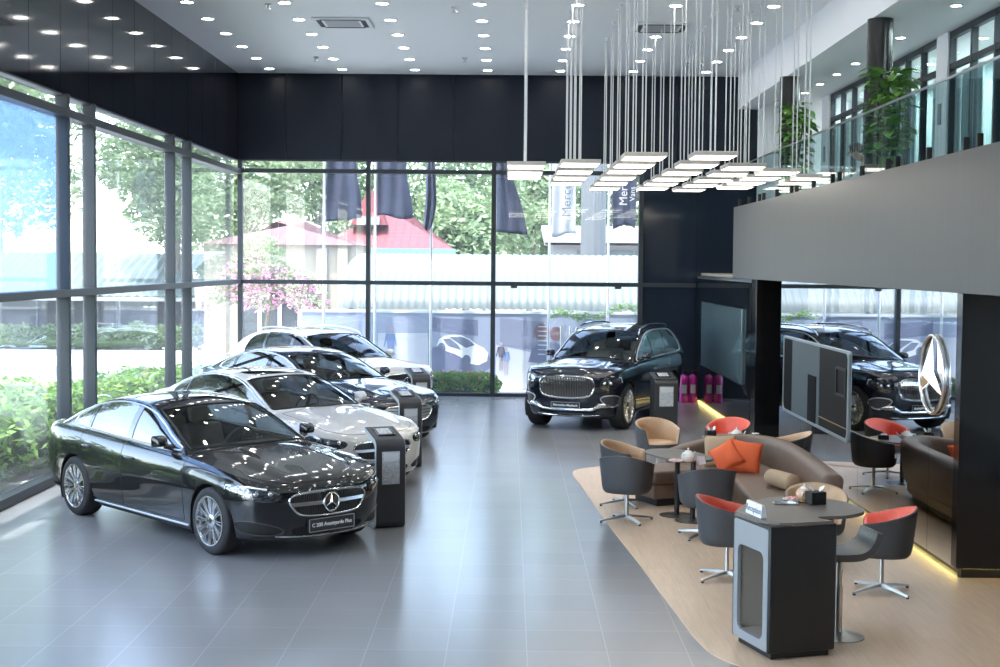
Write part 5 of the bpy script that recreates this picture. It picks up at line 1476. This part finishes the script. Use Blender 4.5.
# hoarding with printed pictures
YH = 32.6
hx0, hx1 = px(302, YH), 7.5; hz = at_Y(430, 313, YH).z
root = thing('hoarding', 'long pale blue hoarding printed with a white car and people outside the back glazing', 'hoarding', (0, YH, 0))
M_pr = mat('print_blue', (.30, .34, .45), .6); M_prw = mat('print_white', (.52, .54, .60), .6); M_prd = mat('print_slate', (.16, .18, .28), .6); M_prg = mat('print_grey', (.22, .24, .33), .6)
MB().box(hx0, hx1, 0, .05, -.06, hz).build('board', M_pr, root)
MB().box(hx0, hx1, -.02, .07, hz, hz+.05).build('top_rail', mat('rail_white', (.7, .72, .72), .5), root)
def printed(pts, m, name, d=.004, par=root):
    q = [at_Y(x, y, YH-d) for x, y in pts]
    return MB().prism([(p.x, max(p.z, -.05)) for p in q], -d, -d+.003, Matrix(((1, 0, 0, 0), (0, 0, 1, 0), (0, 1, 0, 0), (0, 0, 0, 1)))).build(name, m, par)
printed([(378, 333), (428, 333), (428, 391), (378, 391)], M_prw, 'printed_floor')
printed([(429, 317), (478, 320), (478, 336), (429, 331)], M_prd, 'printed_backdrop')
printed([(429, 347), (450, 346), (488, 354), (494, 366), (470, 380), (429, 376)], M_prd, 'printed_turntable')
printed([(496, 345), (545, 355), (545, 391), (496, 391)], M_prw, 'printed_floor')
printed([(500, 318), (544, 322), (544, 352), (500, 345)], M_prg, 'printed_backdrop')
car = printed([(437, 345), (439, 339), (445, 336), (452, 335), (462, 335.5), (470, 339), (476, 344), (484, 348), (488, 353), (487, 361), (479, 365), (471, 364), (466, 360), (455, 354), (446, 351), (440, 350)], mat('print_car_white', (.80, .82, .86), .6), 'printed_car', .008)
printed([(449, 337), (461, 336.5), (469, 340), (475, 345), (466, 348), (458, 343)], mat('print_car_glass', (.16, .19, .27), .6), 'printed_car_window', .012)
printed([(443, 339), (450, 338.5), (458, 345), (461, 350), (448, 346)], MATS['print_car_glass'], 'printed_car_window', .012)
for cx_, cy_ in ((466.5, 360), (441.5, 348)): printed([(cx_+4.2*math.cos(a), cy_+5.2*math.sin(a)) for a in [2*PI*k/16 for k in range(16)]], MATS['print_car_glass'], 'printed_wheel', .012)
def figure(x, y, h, m1, m2):
    s = h/40
    def quad(pts, m, nm): printed([(x+a*s, y+b*s) for a, b in pts], m, nm, .012)
    quad([(2.6*math.cos(a), 3+3*math.sin(a)) for a in [2*PI*k/12 for k in range(12)]], m2, 'printed_head')
    quad([(-4.6, 7), (4.6, 7), (3.2, 22), (-3.2, 22)], m1, 'printed_top')
    quad([(-4.6, 7), (-3.4, 9), (-6, 21), (-7.4, 20)], m1, 'printed_arm'); quad([(4.6, 7), (6.6, 19), (5.2, 20), (3.4, 9)], m1, 'printed_arm')
    quad([(-3.2, 22), (-.1, 22), (-.8, 40), (-2.8, 40)], m2, 'printed_leg'); quad([(.1, 22), (3.2, 22), (2.6, 40), (.6, 40)], m2, 'printed_leg')
M_f1 = mat('print_figure_blue', (.20, .28, .50), .6); M_f2 = mat('print_figure_skin', (.40, .36, .42), .6); M_f3 = mat('print_red', (.55, .22, .22), .6)
figure(390.5, 327, 38, M_f1, M_f2); figure(501, 342, 28, mat('print_figure_dark', (.14, .13, .18), .6), M_f2); figure(506, 347, 27, M_f1, M_f2)
M_f3 = mat('print_portrait', (.20, .11, .12), .6)
for cx_, cy_, rr in ((541, 332, 8.5), (556, 334, 7.5)): printed([(cx_+rr*.8*math.cos(a), cy_+rr*math.sin(a)) for a in [2*PI*k/16 for k in range(16)]], M_f3, 'printed_portrait', .012)
printed([(528, 362), (532, 349), (540, 342), (556, 342), (566, 350), (568, 366)], M_prd, 'printed_shoulders', .010)
for k in range(7): printed([(538, 326+k*4.6), (548, 326.3+k*4.6), (548, 327.4+k*4.6), (538, 327.1+k*4.6)], M_prw, 'printed_line', .016)

# corrugated carport roof
x0, x1 = px(338, 33.4), 16
z0 = at_Y(430, 309, 33.4).z; z1 = at_Y(430, 254, 39).z
root = thing('carport_roof', 'long white corrugated barrel roof standing behind the hoarding', 'carport', (0, 33.4, 0))
prof = [(33.4-33.4+5.6*(1-math.cos(t)), z0+(z1-z0)*math.sin(t)) for t in np.linspace(.0, PI/2, 16)]
nx_ = 400; rows = []
for i in range(nx_+1):
    x = x0+(x1-x0)*i/nx_; w_ = .018*math.cos(2*PI*x/.19)
    rows.append([Vector((x, y-w_*.4, z+w_)) for y, z in prof])
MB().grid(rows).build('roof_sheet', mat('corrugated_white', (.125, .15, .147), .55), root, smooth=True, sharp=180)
MB().box(x0, x1, -.05, .02, z0-.10, z0-.02).build('gutter', mat('gutter_grey', (.35, .38, .38), .5), root)
for X in np.arange(x0+.3, x1, 3.2): MB().tube([(X, .15, -.06), (X, .15, z0)], .05, 8).build('post', M_frame, root)

# long roof added across the driveway, imitating the carport reflection in the left glazing
root = thing('reflection_roof', 'added pale green corrugated roof imitating the carport reflection in the left glazing', 'reflection_prop', (-15.5, 50, 0))
rows = []
for i in range(181):
    x = -7.5+15*i/180; w_ = .03*math.cos(2*PI*i/4); rows.append([Vector((x, 0, 1.6+w_)), Vector((x, 2.2, 2.5+w_)), Vector((x, 4.2, 3.15+w_))])
MB().grid(rows).build('roof_sheet', mat('corrugated_green', (.13, .17, .155), .55), root)
MB().box(-7.5, 7.5, -.05, .03, 1.42, 1.56).build('gutter', MATS['gutter_grey'], root)
MB().box(-7.4, 7.4, 3.9, 4.1, -.06, 2.9).build('rear_wall', mat('reflection_roof_wall', (.10, .11, .13), .8), root)
for i in range(6): MB().tube([(-7.2+i*2.88, .1, -.06), (-7.2+i*2.88, .1, 1.55)], .06, 8).build('post', M_frame, root)
# houses
def hip_roof(mb, x0, x1, y0, y1, z0, z1, ov=.4, ridge=.5):
    ym = (y0+y1)/2; d = (y1-y0)*ridge; a, b = x0-ov, x1+ov
    return mb.add([(a, y0-ov, z0), (b, y0-ov, z0), (b, y1+ov, z0), (a, y1+ov, z0), (a+d, ym, z1), (b-d, ym, z1)], [(0, 1, 5, 4), (1, 2, 5), (2, 3, 4, 5), (3, 0, 4), (0, 3, 2, 1)])
def tiles(name, c1, c2):
    m = mat(name, c1, .6); nt, N, L, b = nodes(m); tc = N.new('ShaderNodeTexCoord'); br = N.new('ShaderNodeTexBrick'); br.inputs['Scale'].default_value = 1
    br.inputs['Brick Width'].default_value = .30; br.inputs['Row Height'].default_value = .34; br.inputs['Mortar Size'].default_value = .035; br.offset = 0
    br.inputs['Color1'].default_value = (*c1, 1); br.inputs['Color2'].default_value = (*[c*.9 for c in c1], 1); br.inputs['Mortar'].default_value = (*c2, 1)
    L.new(tc.outputs['Object'], br.inputs['Vector']); L.new(br.outputs['Color'], b.inputs['Base Color']); return m
M_red_t = tiles('red_roof_tiles', (.17, .042, .046), (.11, .03, .033)); M_pink_t = tiles('pink_roof_tiles', (.15, .075, .07), (.10, .05, .048)); M_cream = noise_mat('cream_render', (.21, .19, .15), (.24, .22, .18), 1.2, .8)
Yh = 50; xa, xb = px(318, Yh), px(446, Yh); ze = at_Y(400, 249, Yh).z; zr = at_Y(400, 216, Yh+3).z
root = thing('house', 'house with a steep bright red tiled roof and small louvred gable', 'house', (0, Yh, 0))
MB().box(xa+.3, xb-.3, .2, 7, -.06, ze).build('wall', M_cream, root)
hip_roof(MB(), xa, xb, 0, 7, ze, zr+.4, .3, .42).build('roof', M_red_t, root)
MB().box(xa-.35, xb+.35, -.38, -.28, ze-.18, ze+.02).build('fascia', mat('fascia_green', (.12, .22, .20), .5), root)
xg = px(369, Yh+1); zg = at_Y(369, 225, Yh+1).z; zt = at_Y(369, 194, Yh+1).z
MB().add([(xg-.65, .8, zg), (xg+.65, .8, zg), (xg, .8, zt+.2), (xg-.65, 4, zg), (xg+.65, 4, zg), (xg, 4, zt+.2)], [(0, 1, 2), (0, 2, 5, 3), (1, 4, 5, 2), (3, 5, 4), (0, 3, 4, 1)]).build('gable', mat('gable_red', (.18, .042, .046), .6), root)
MB().box(xg-.40, xg+.40, .70, .82, zg, zg+.30).build('louvre', mat('louvre_grey', (.2, .22, .24), .5), root)
Yc = 43; xa, xb = -9.4, px(353, Yc); ze = at_Y(330, 245, Yc).z; zr = at_Y(280, 220, Yc+2.5).z
root = thing('house', 'low cream house with pale pink tiled roof left of the red roof', 'house', (0, Yc, 0))
MB().box(xa, xb, 0, 5, -.06, ze).build('wall', M_cream, root)
hip_roof(MB(), xa, xb, 0, 5, ze, zr-.05, .2, .6).build('roof', M_pink_t, root)
for xx in (px(322, Yc), px(343, Yc)): MB().box(xx-.16, xx+.16, -.12, .02, -.06, ze-.1).build('pillar', M_cream, root)
MB().box(px(300, Yc), px(318, Yc), -.03, .02, .6, 2.1).build('window', mat('house_window', (.12, .14, .14), .2), root)
p0, p1 = at_Y(282, 212, 48.8), at_Y(319, 233, 48.8)
root = thing('solar_heater', 'white ribbed solar heater frame on the cream house roof', 'solar heater', (p0.x, 48.8, p1.z))
Wd = p1.x-p0.x; Hh = p0.z-p1.z
MB().add([(0, 0, Hh*.45), (Wd, 0, 0), (Wd, .25, Hh*.35), (0, .25, Hh)], [(0, 1, 2, 3)]).add([(0, .02, Hh*.45), (Wd, .02, 0), (Wd, .27, Hh*.35), (0, .27, Hh)], [(3, 2, 1, 0)]).build('panel', mat('solar_white', (.28, .30, .31), .4), root)
m = MB()
for k in range(11): t = k/10; m.tube([(Wd*t, -.02, Hh*.45*(1-t)), (Wd*t, .24, Hh*(1-t)+Hh*.35*t)], .02, 5)
m.build('tube_rack', mat('solar_tube', (.4, .42, .43), .4), root)
MB().tube([(.1, .2, -.06-p1.z), (.1, .2, Hh*.6)], .03, 6).tube([(Wd-.1, .2, -.06-p1.z), (Wd-.1, .2, .1)], .03, 6).build('legs', M_frame, root)
# low building and ribbed pillar to the right
Yr = 46
root = thing('low_building', 'low grey building with dark roofs behind the carport right of the white flag', 'building', (px(600, Yr), Yr, 0))
a, b = px(553, Yr)-root.location.x, px(670, Yr)-root.location.x; zt = at_Y(600, 243, Yr).z
MB().box(a, b, 0, 5, -.06, zt).build('wall', mat('grey_render', (.22, .22, .22), .8), root)
MB().add([(a-.3, -.5, zt), (b+.3, -.5, zt), (b+.3, 5.3, zt+.7), (a-.3, 5.3, zt+.7)], [(0, 1, 2, 3)]).add([(a-.3, -.5, zt-.1), (b+.3, -.5, zt-.1), (b+.3, 5.3, zt+.6), (a-.3, 5.3, zt+.6)], [(3, 2, 1, 0)]).build('roof', mat('dark_roof', (.20, .18, .17), .7), root)
for f in (.2, .45, .7): MB().box(a+(b-a)*f, a+(b-a)*f+.9, -.03, .02, zt-.85, zt-.25).build('window', MATS['house_window'], root)
Yp = 41; p = at_Y(593, 261, Yp)
o = MB().lathe([(.36*(1+.05*math.cos(0)), -.06), (.36, 8)], 12).build('ribbed_pillar', mat('concrete_grey', (.10, .105, .105), .8), loc=(p.x, Yp, 0)); tag(o, 'tall grey concrete pillar rising behind the carport between two lettered flags', 'pillar')

# bougainvillea and the guard booth
Yv = 34.2; root = thing('bougainvillea', 'bougainvillea with pink blossom hanging outside the left corner of the back glazing', 'shrub', (px(272, Yv), Yv, -.06))
rnd = random.Random(21); bl = []
for x, y, rx, rz in ((252, 268, .55, .45), (285, 283, .75, .5), (262, 292, .7, .45), (308, 297, .5, .4), (318, 308, .3, .25), (240, 280, .6, .5), (225, 290, .5, .45), (262, 250, .6, .4)):
    q = at_Y(x, y, Yv); bl.append((q.x-root.location.x, rnd.uniform(-.2, .3), q.z+.06, rx, .5, rz))
raw_build(leaves(rnd, bl, 2600, .085, .3), 'foliage', M_lf[1], root)
tag(raw_build(leaves(rnd, [(b[0], b[1]-.15, b[2]-.05, b[3]*1.05, b[4], b[5]) for b in bl[:6]], 1500, .062, .6), 'blossom', M_pinkfl, root), kind='stuff')
MB().tube([(-.3, .3, 0), (-.2, .25, 1.2), (0, .1, 2.4)], [.06, .05, .04], 8).build('stem', M_bark, root, smooth=True)
Yb2 = 36; xa, xb = px(240, Yb2), px(300, Yb2); zb2 = at_Y(270, 300, Yb2).z
root = thing('guard_booth', 'small guard booth with white-framed dark windows under the pink blossom', 'booth', (xa, Yb2, 0))
MB().box(0, xb-xa, 0, 1.6, -.06, zb2).build('booth_wall', mat('booth_dark', (.06, .07, .09), .25), root)
for k in range(4):
    x = (xb-xa)*k/3; MB().box(x-.05, x+.05, -.05, .05, -.06, zb2).build('post', M_white, root)
MB().box(-.2, xb-xa+.2, -.25, 1.8, zb2, zb2+.10).build('roof', M_white, root)

# flagpoles and hanging flags
M_flag = noise_mat('flag_navy', (.045, .055, .10), (.06, .07, .125), 3, .7); M_flagw = leaf_material('flag_white', (.78, .79, .82), (.80, .81, .84)); M_flagtxt = mat('flag_letter_grey', (.25, .28, .33), .7); M_pole = mat('pole_white', (.70, .72, .73), .4)
YP = 31.75
specs = [(324, [(327, 357), (326, 361), (326, 362)], 222, 'flag', 'dark navy flag hanging on the pole nearest the pink blossom', M_flag),
         (375, [(377, 406), (377, 410), (377, 413)], 217, 'flag', 'dark navy flag hanging in front of the red roof gable', M_flag),
         (431, [(426, 435), (425, 436), (423, 431)], 229, 'flag', 'narrow folded dark flag hanging limp right of the red roof', M_flag),
         (494, [(495, 511), (496, 520), (496, 527)], 232, 'flag', 'wide dark plain flag hanging beside the glass door bay', M_flag),
         (549, [(551, 574), (551, 575), (551, 575)], 235, 'flag', 'white flag with dark lettering hanging beside the grey pillar', M_flagw),
         (608, [(611, 634), (611, 635), (612, 634)], 227, 'flag', 'dark flag with white lettering beside the black wall', M_flag)]
for i, (xp, ed, yb2, nm, lab, mm) in enumerate(specs):
    X = px(xp, YP); pl = thing('flagpole', 'slim white flagpole carrying the '+lab.split(' hanging')[0].split(' beside')[0]+[' by the blossom', ' before the red roof', '', ' by the door bay', '', ''][i], 'flagpole', (X, YP, -.06))
    MB().tube([(0, 0, 0), (0, 0, 3.3), (0, 0, 6.9)], [.034, .030, .024], 12).build('pole', M_pole, pl, smooth=True)
    MB().disc(.10, 0, .03, 20).build('base', M_frame, pl); MB().ell((0, 0, 6.93), (.04, .04, .04), 12, 8).build('finial', M_frame, pl, smooth=True)
    zb3 = at_Y(xp, yb2, YP).z; z_top = 6.6; zz = [z_top, at_Y(xp, 172, YP).z, (at_Y(xp, 172, YP).z+zb3)/2, zb3]
    L_ = pchip([zb3, zz[2], zz[1], z_top], [px(ed[2][0], YP)-X, px(ed[1][0], YP)-X, px(ed[0][0], YP)-X, .06]); R__ = pchip([zb3, zz[2], zz[1], z_top], [px(ed[2][1], YP)-X, px(ed[1][1], YP)-X, px(ed[0][1], YP)-X, px(ed[0][1], YP)-X-.05])
    fl = thing('flag', lab, 'flag', (X, YP, 0), 0, 'flags on the poles outside')
    rows = []
    amp = .030 if i >= 4 else .055
    for a in range(41):
        z = zb3+(z_top-zb3)*a/40; l, r2 = float(L_(z)), float(R__(z)); row = []
        for b in range(25):
            u = b/24; dz = (.10*u if i in (0,) else -.06*u if i == 3 else .05*math.sin(u*5+i)) if a < 4 else 0
            row.append(Vector((max(l, .04)+(r2-max(l, .04))*u if i != 2 else l+(r2-l)*u, amp*math.sin(u*(7 if i != 2 else 14)+z*1.1+i*1.7)+amp*.5*math.sin(u*13-z*1.6+i)-(.05 if i != 2 else .13), z+dz*(1-a/4))))
        rows.append(row)
    cl = MB().grid(rows).build('cloth', mm, fl, smooth=True, sharp=180); sm = cl.modifiers.new('thickness', 'SOLIDIFY'); sm.thickness = .004
    if i >= 4:
        Mt = TR((float(L_(4.4))+float(R__(4.4)))/2+(.06 if i == 4 else -.02), -.135, zb3+(.40 if i == 4 else .48)) @ Matrix(((0, -1, 0, 0), (0, 0, -1, 0), (1, 0, 0, 0), (0, 0, 0, 1)))
        lettering('Mercedes-Benz', .30 if i == 4 else .26, M_flagtxt if i == 4 else MT['white_print'], fl, Mt, align='LEFT', extrude=.002)
        if i == 5: lettering('Vans', .17, MT['white_print'], fl, TR(.20, 0, .10) @ Mt, align='LEFT', extrude=.002)
Yv2 = YH-.02; root = thing('climbing_vine', 'sparse green vine trailing along the top of the hoarding behind the dark SUV', 'vine', (px(592, Yv2), Yv2-.12, hz))
rnd = random.Random(4); bl = []
for x, y in ((552, 314), (560, 311), (570, 314), (578, 317), (588, 315), (598, 316), (608, 312), (616, 308), (624, 306), (632, 308)):
    q = at_Y(x, y, Yv2); bl.append((q.x-root.location.x, -.05, q.z-hz, .16, .10, .09))
raw_build(leaves(rnd, bl, 420, .045, .1), 'foliage', M_lf[3], root)
MB().tube([(b[0], b[1], b[2]-.03) for b in bl]+[(bl[-1][0]+.15, -.06, -.1), (bl[-1][0]+.2, -.06, -hz-.06)], .010, 6).build('stem', M_bark, root)
SKY, SUN, EXPO = 1.05, 8.0, 0.80
# ------------------------------------------------------------------ cars in the hall
P_black = paint_mat('paint_black', (.006, .007, .009)); P_white = paint_mat('paint_white', (.72, .70, .67), rough=.3); P_blue = paint_mat('paint_dark_blue', (.006, .012, .030)); P_navy = paint_mat('paint_navy', (.004, .008, .018))
def fa(px_rear, px_front, W):
    """front axle middle and heading from the tyre contact points of the visible side."""
    a, b = at_h(*px_rear), at_h(*px_front); d = (b-a).normalized(); n = Vector((-d.y, d.x, 0)); 
    return b+n*W, d
r_, f_ = at_h(82, 517), at_h(220, 555)
d = Vector((.69, -.724, 0)).normalized(); nn = Vector((-d.y, d.x, 0))
A1 = f_+nn*.90-d*.0+Vector((-.115, 0, 0))
H = (d.x, d.y)
make_car('sedan', 'glossy black sedan with star grille and dark name plate, nearest car', SEDAN, P_black, (A1.x, A1.y), H, res=.014, opt=dict(plate='C 200 Avantgarde Plus', plate_size=.052))
make_car('sedan', 'white sedan parked between the black sedan and the dark blue one', SEDAN, P_white, (A1.x+.19, A1.y+3.86), H, res=.018, opt=dict(plate='C 200 Avantgarde', plate_size=.055))
ECL = scaled(SEDAN, 1.09, 1.045, 1.025, bars='triple', star_r=0, plate=(.4, .325))
make_car('sedan', 'dark blue sedan with slatted grille and bright window arc, third in the row', ECL, P_blue, (A1.x+.17, A1.y+8.08), H, res=.02, opt=dict())
GLC = scaled(SUV, .921, .966, .90, bars='double', star_r=.09)
GLC['wins'] = [(a, b, n) if n != 'quarter' else (a, -3.30, n) for a, b, n in GLC['wins']]
GLC['dlo_hi'] = ([-.82*.921, -1.01, -1.29, -1.57, -1.84, -2.30, -2.70, -3.0, -3.2, -3.32], [1.17*.9, 1.20, 1.328, 1.427, 1.475, 1.49, 1.475, 1.425, 1.33, 1.10])
GLC['T'] = ([x*.921 for x in (-.42, -.7, -1.0, -1.3, -1.6, -1.9, -2.4, -3, -3.5, -3.9, -4.12, -4.27, -4.335)], [z*.9 for z in (1.205, 1.345, 1.485, 1.61, 1.70, 1.75, 1.777, 1.765, 1.705, 1.60, 1.45, 1.25, 1.14)])
GLC['Cz'] = ([x*.921 for x in (-.58, -.9, -1.2, -1.5, -1.8, -2.2, -2.8, -3.3, -3.7, -4.0, -4.2, -4.335)], [z*.9 for z in (1.125, 1.285, 1.43, 1.565, 1.65, 1.697, 1.70, 1.655, 1.575, 1.44, 1.27, 1.12)])
GLC['rw_top'] = (-3.62, -.02); GLC['rw_base'] = (-3.88, 0)
GLC['tail'] = [(-4.05, .86), (-4.05, 1.03), (-3.62, 1.0), (-3.62, .93)]
make_car('estate_car', 'white estate-bodied SUV at the far end of the row by the window', GLC, P_white, (A1.x-.10, A1.y+11.7), H, res=.022, opt=dict(glass=MT['privacy'], rails=MT['satin'], trim=MT['black_gloss'], seat=MT['cabin_black']))
b, c = at_h(625.5, 429.5), at_h(541, 423)
GLS = scaled(SUV, .935, .935, .99)
hd = Vector((-.375, -.927, 0)).normalized(); nn2 = Vector((-hd.y, hd.x, 0)); mid = (b+c)/2
make_car('suv', 'dark blue SUV with vertical-slat chrome grille and roof rails by the dark wall', GLS, P_navy, (mid.x-.04, mid.y), (hd.x, hd.y), res=.016,
         opt=dict(plate='Mercedes-Maybach', plate_size=.058, plate_hh=.05, plate_hw=.26, skid=True, rails=MT['chrome'], wheel=dict(spokes=20, twin=False, w=(.006, .008)), chrome_handle=True, sill=MT['chrome'], seat=mat('cabin_grey_leather', (.26, .235, .21), .5), trim_r=.014, grille_r=.018))
make_car('parked_car', 'grey car parked across the driveway outside the left glazing', GLC, paint_mat('paint_grey', (.25, .26, .28)), (-26, 70), (-.9, -.3), res=.06, opt=dict(glass=MT['privacy'], trim=MT['black_gloss']))
# ------------------------------------------------------------------ person working at a desk on the gallery
GF = 3.30
def skin_body(name, nodes, edges, m, parent, levels=2):
    me = bpy.data.meshes.new(name); me.from_pydata([n[0] for n in nodes], edges, []); o = bpy.data.objects.new(name, me); C.objects.link(o)
    o.modifiers.new('skin', 'SKIN'); sd = o.modifiers.new('subsurf', 'SUBSURF'); sd.levels = sd.render_levels = levels
    for v, n in zip(me.skin_vertices[0].data, nodes): v.radius = n[1]; v.use_root = False
    me.skin_vertices[0].data[0].use_root = True
    dg = bpy.context.evaluated_depsgraph_get(); dg.update(); me2 = bpy.data.meshes.new_from_object(o.evaluated_get(dg)); bpy.data.objects.remove(o)
    me2.name = name; me2.materials.clear(); me2.materials.append(m); me2.polygons.foreach_set('use_smooth', [True]*len(me2.polygons))
    o = bpy.data.objects.new(name, me2); C.objects.link(o); o.parent = parent; return o
M_skin = mat('skin', (.50, .30, .21), .5); M_hair = mat('dark_hair', (.015, .013, .012), .45); M_shirt = mat('white_shirt', (.75, .76, .78), .7); M_trou = mat('dark_trousers', (.03, .03, .04), .7)
pp = at_X(856, 158, 5.02); PY = 19.8
per = thing('person', 'person with short dark hair in a white shirt sitting at the gallery desk', 'person', (5.03, PY, GF), PI)
# local +x is where the person faces (world -x)
nd = [((0, 0, .50), (.15, .13)), ((-.02, 0, .66), (.145, .12)), ((-.03, 0, .84), (.15, .12)), ((.0, 0, 1.02), (.165, .10)), ((.06, 0, 1.09), (.06, .06)), ((.11, 0, 1.12), (.052, .052)),
      ((.16, 0, 1.13), (.06, .058)), ((.195, 0, 1.18), (.092, .078)), ((.20, 0, 1.25), (.085, .075)),
      ((.0, .19, 1.03), (.055, .055)), ((.16, .24, .80), (.046, .046)), ((.42, .15, .775), (.034, .034)), ((.50, .12, .775), (.026, .036)),
      ((.0, -.19, 1.03), (.055, .055)), ((.16, -.24, .80), (.046, .046)), ((.42, -.15, .775), (.034, .034)), ((.50, -.12, .775), (.026, .036)),
      ((.10, .10, .50), (.09, .09)), ((.44, .11, .50), (.068, .068)), ((.46, .11, .10), (.042, .042)), ((.60, .11, .04), (.035, .03)),
      ((.10, -.10, .50), (.09, .09)), ((.44, -.11, .50), (.068, .068)), ((.46, -.11, .10), (.042, .042)), ((.60, -.11, .04), (.035, .03))]
ed = [(0, 1), (1, 2), (2, 3), (3, 4), (4, 5), (5, 6), (6, 7), (7, 8), (3, 9), (9, 10), (10, 11), (11, 12), (3, 13), (13, 14), (14, 15), (15, 16), (0, 17), (17, 18), (18, 19), (19, 20), (0, 21), (21, 22), (22, 23), (23, 24)]
body = skin_body('body', nd, ed, M_skin, per)
# clothing follows the body: copies of the body surface pushed out along the normals, cut at collar, cuffs and waist
def cloth(name, test, m, off):
    bm = bmesh.new(); bm.from_mesh(body.data); bm.normal_update()
    if bm.calc_volume(signed=True) < 0: off = -off
    for v in bm.verts: v.co += v.normal*off
    bmesh.ops.delete(bm, geom=[f for f in bm.faces if not test(f.calc_center_median())], context='FACES')
    me = bpy.data.meshes.new(name); bm.to_mesh(me); bm.free(); me.materials.append(m); me.polygons.foreach_set('use_smooth', [True]*len(me.polygons))
    o = bpy.data.objects.new(name, me); C.objects.link(o); o.parent = per
cloth('shirt', lambda c: (c.z > .53 and (c.z < 1.11 and c.x < .085 or c.z < 1.0) and c.x < .44 and not (c.x > .2 and c.z < .60)), M_shirt, .012)
cloth('trousers', lambda c: c.z <= .60 and c.z > .09 and not (c.z > .55 and c.x < .1), M_trou, .011)
cloth('shoes', lambda c: c.z <= .09, MT['black_matt'], .010)
mb = MB(); mb.ell((.19, 0, 1.245), (.108, .092, .088), 24, 14)
bm = bmesh.new(); me_ = bpy.data.meshes.new('tmp'); me_.from_pydata(mb.v, [], mb.f); bm.from_mesh(me_); bpy.data.meshes.remove(me_)
bmesh.ops.delete(bm, geom=[f for f in bm.faces if f.calc_center_median().x > .255 and f.calc_center_median().z < 1.27 or f.calc_center_median().z < 1.18], context='FACES')
MB().bm(bm).build('hair', M_hair, per, smooth=True, sharp=180)
MB().ell((.292, 0, 1.165), (.022, .015, .022), 10, 8).build('nose', M_skin, per, smooth=True, sharp=180)
for s_ in (1, -1):
    MB().ell((.20, s_*.083, 1.175), (.022, .012, .032), 10, 8).build('ear', M_skin, per, smooth=True, sharp=180)
    MB().ell((.278, s_*.034, 1.195), (.010, .014, .008), 10, 8).build('eye', MT['black_matt'], per, smooth=True, sharp=180)
    for k in range(5):
        y0 = s_*(.12+(k-2)*.017) if k < 4 else s_*.075
        a = Vector((.50, y0, .775)) if k < 4 else Vector((.485, s_*.092, .775)); L_ = (.055, .068, .072, .060, .045)[k]
        dr = Vector((1, 0, -.12)) if k < 4 else Vector((.7, -s_*.6, -.1)); dr.normalize()
        MB().tube([a, a+dr*L_*.5+Vector((0, 0, .006)), a+dr*L_+Vector((0, 0, -.004))], [.009, .0085, .006], 8).build('finger', M_skin, per, smooth=True)
MB().box(0.272, .288, -.022, .022, 1.128, 1.133).build('mouth', mat('lip', (.38, .16, .14), .5), per)
ch = thing('office_chair', 'black office chair under the person on the gallery', 'chair', (5.02, PY, GF), PI)
MB().bbox(-.22, .24, -.23, .23, .34, .40, .02).build('seat', MT['black_matt'], ch, smooth=True)
MB().bbox(-.27, -.22, -.21, .21, .46, .92, .02).build('backrest', MT['black_matt'], ch, smooth=True)
MB().tube([(-.2, 0, .36), (-.27, 0, .40), (-.27, 0, .5)], .02, 8).build('back_bar', MT['black_matt'], ch)
MB().tube([(0, 0, .05), (0, 0, .35)], .025, 10).build('column', MT['satin'], ch, smooth=True)
for k in range(5): a = 2*PI*k/5+.3; MB().tube([(0, 0, .07), (.27*math.cos(a), .27*math.sin(a), .03)], [.02, .03], 8).build('leg', MT['black_matt'], ch)
dk = thing('gallery_desk', 'white office desk in front of the person on the gallery', 'desk', (4.60, PY, GF))
MB().bbox(-.20, .12, -.75, .75, .715, .745, .004).build('desk_top', M_white, dk)
for sy in (-.70, .70): MB().box(-.17, .09, sy-.02, sy+.02, 0, .715).build('leg', M_frame, dk)
# ------------------------------------------------------------------ camera, light, view
cam = bpy.data.cameras.new('camera'); co = bpy.data.objects.new('camera', cam); C.objects.link(co)
cam.sensor_width = 36; cam.lens = FOC*36/1000; cam.clip_end = 500
co.matrix_world = Matrix(((CR.x, CU.x, -FW.x, EYE.x), (CR.y, CU.y, -FW.y, EYE.y), (CR.z, CU.z, -FW.z, EYE.z), (0, 0, 0, 1)))
sc = bpy.context.scene; sc.camera = co
w = bpy.data.worlds.new('sky'); sc.world = w; w.use_nodes = True
nt = w.node_tree; bg = nt.nodes['Background']
sk = nt.nodes.new('ShaderNodeTexSky'); sk.sky_type = 'NISHITA'; sk.sun_elevation = math.radians(58); sk.sun_rotation = math.radians(200); sk.sun_disc = False; sk.air_density = 1.0; sk.dust_density = 1.2; sk.ozone_density = 1.0
bw = nt.nodes.new('ShaderNodeRGBToBW'); hz_ = nt.nodes.new('ShaderNodeMix'); hz_.data_type = 'RGBA'; hz_.inputs[0].default_value = .28     # humid, hazy sky
nt.links.new(sk.outputs[0], bw.inputs[0]); nt.links.new(sk.outputs[0], hz_.inputs[6]); nt.links.new(bw.outputs[0], hz_.inputs[7]); nt.links.new(hz_.outputs[2], bg.inputs[0]); bg.inputs[1].default_value = SKY
sl = bpy.data.lights.new('sun', 'SUN'); so = bpy.data.objects.new('sun', sl); C.objects.link(so)
sl.energy = SUN; sl.angle = math.radians(1.5); sl.color = (1, .96, .90)
so.rotation_euler = Vector((.26, .30, -1.25)).to_track_quat('-Z', 'Y').to_euler()
vs = sc.view_settings; vs.view_transform = 'Standard'; vs.look = 'None'; vs.gamma = 1; vs.use_curve_mapping = False; vs.exposure = EXPO
sc.cycles.max_bounces = 10; sc.cycles.transparent_max_bounces = 16; sc.cycles.glossy_bounces = 6; sc.cycles.diffuse_bounces = 4
sc.cycles.caustics_reflective = False; sc.cycles.caustics_refractive = False; sc.cycles.sample_clamp_indirect = 6
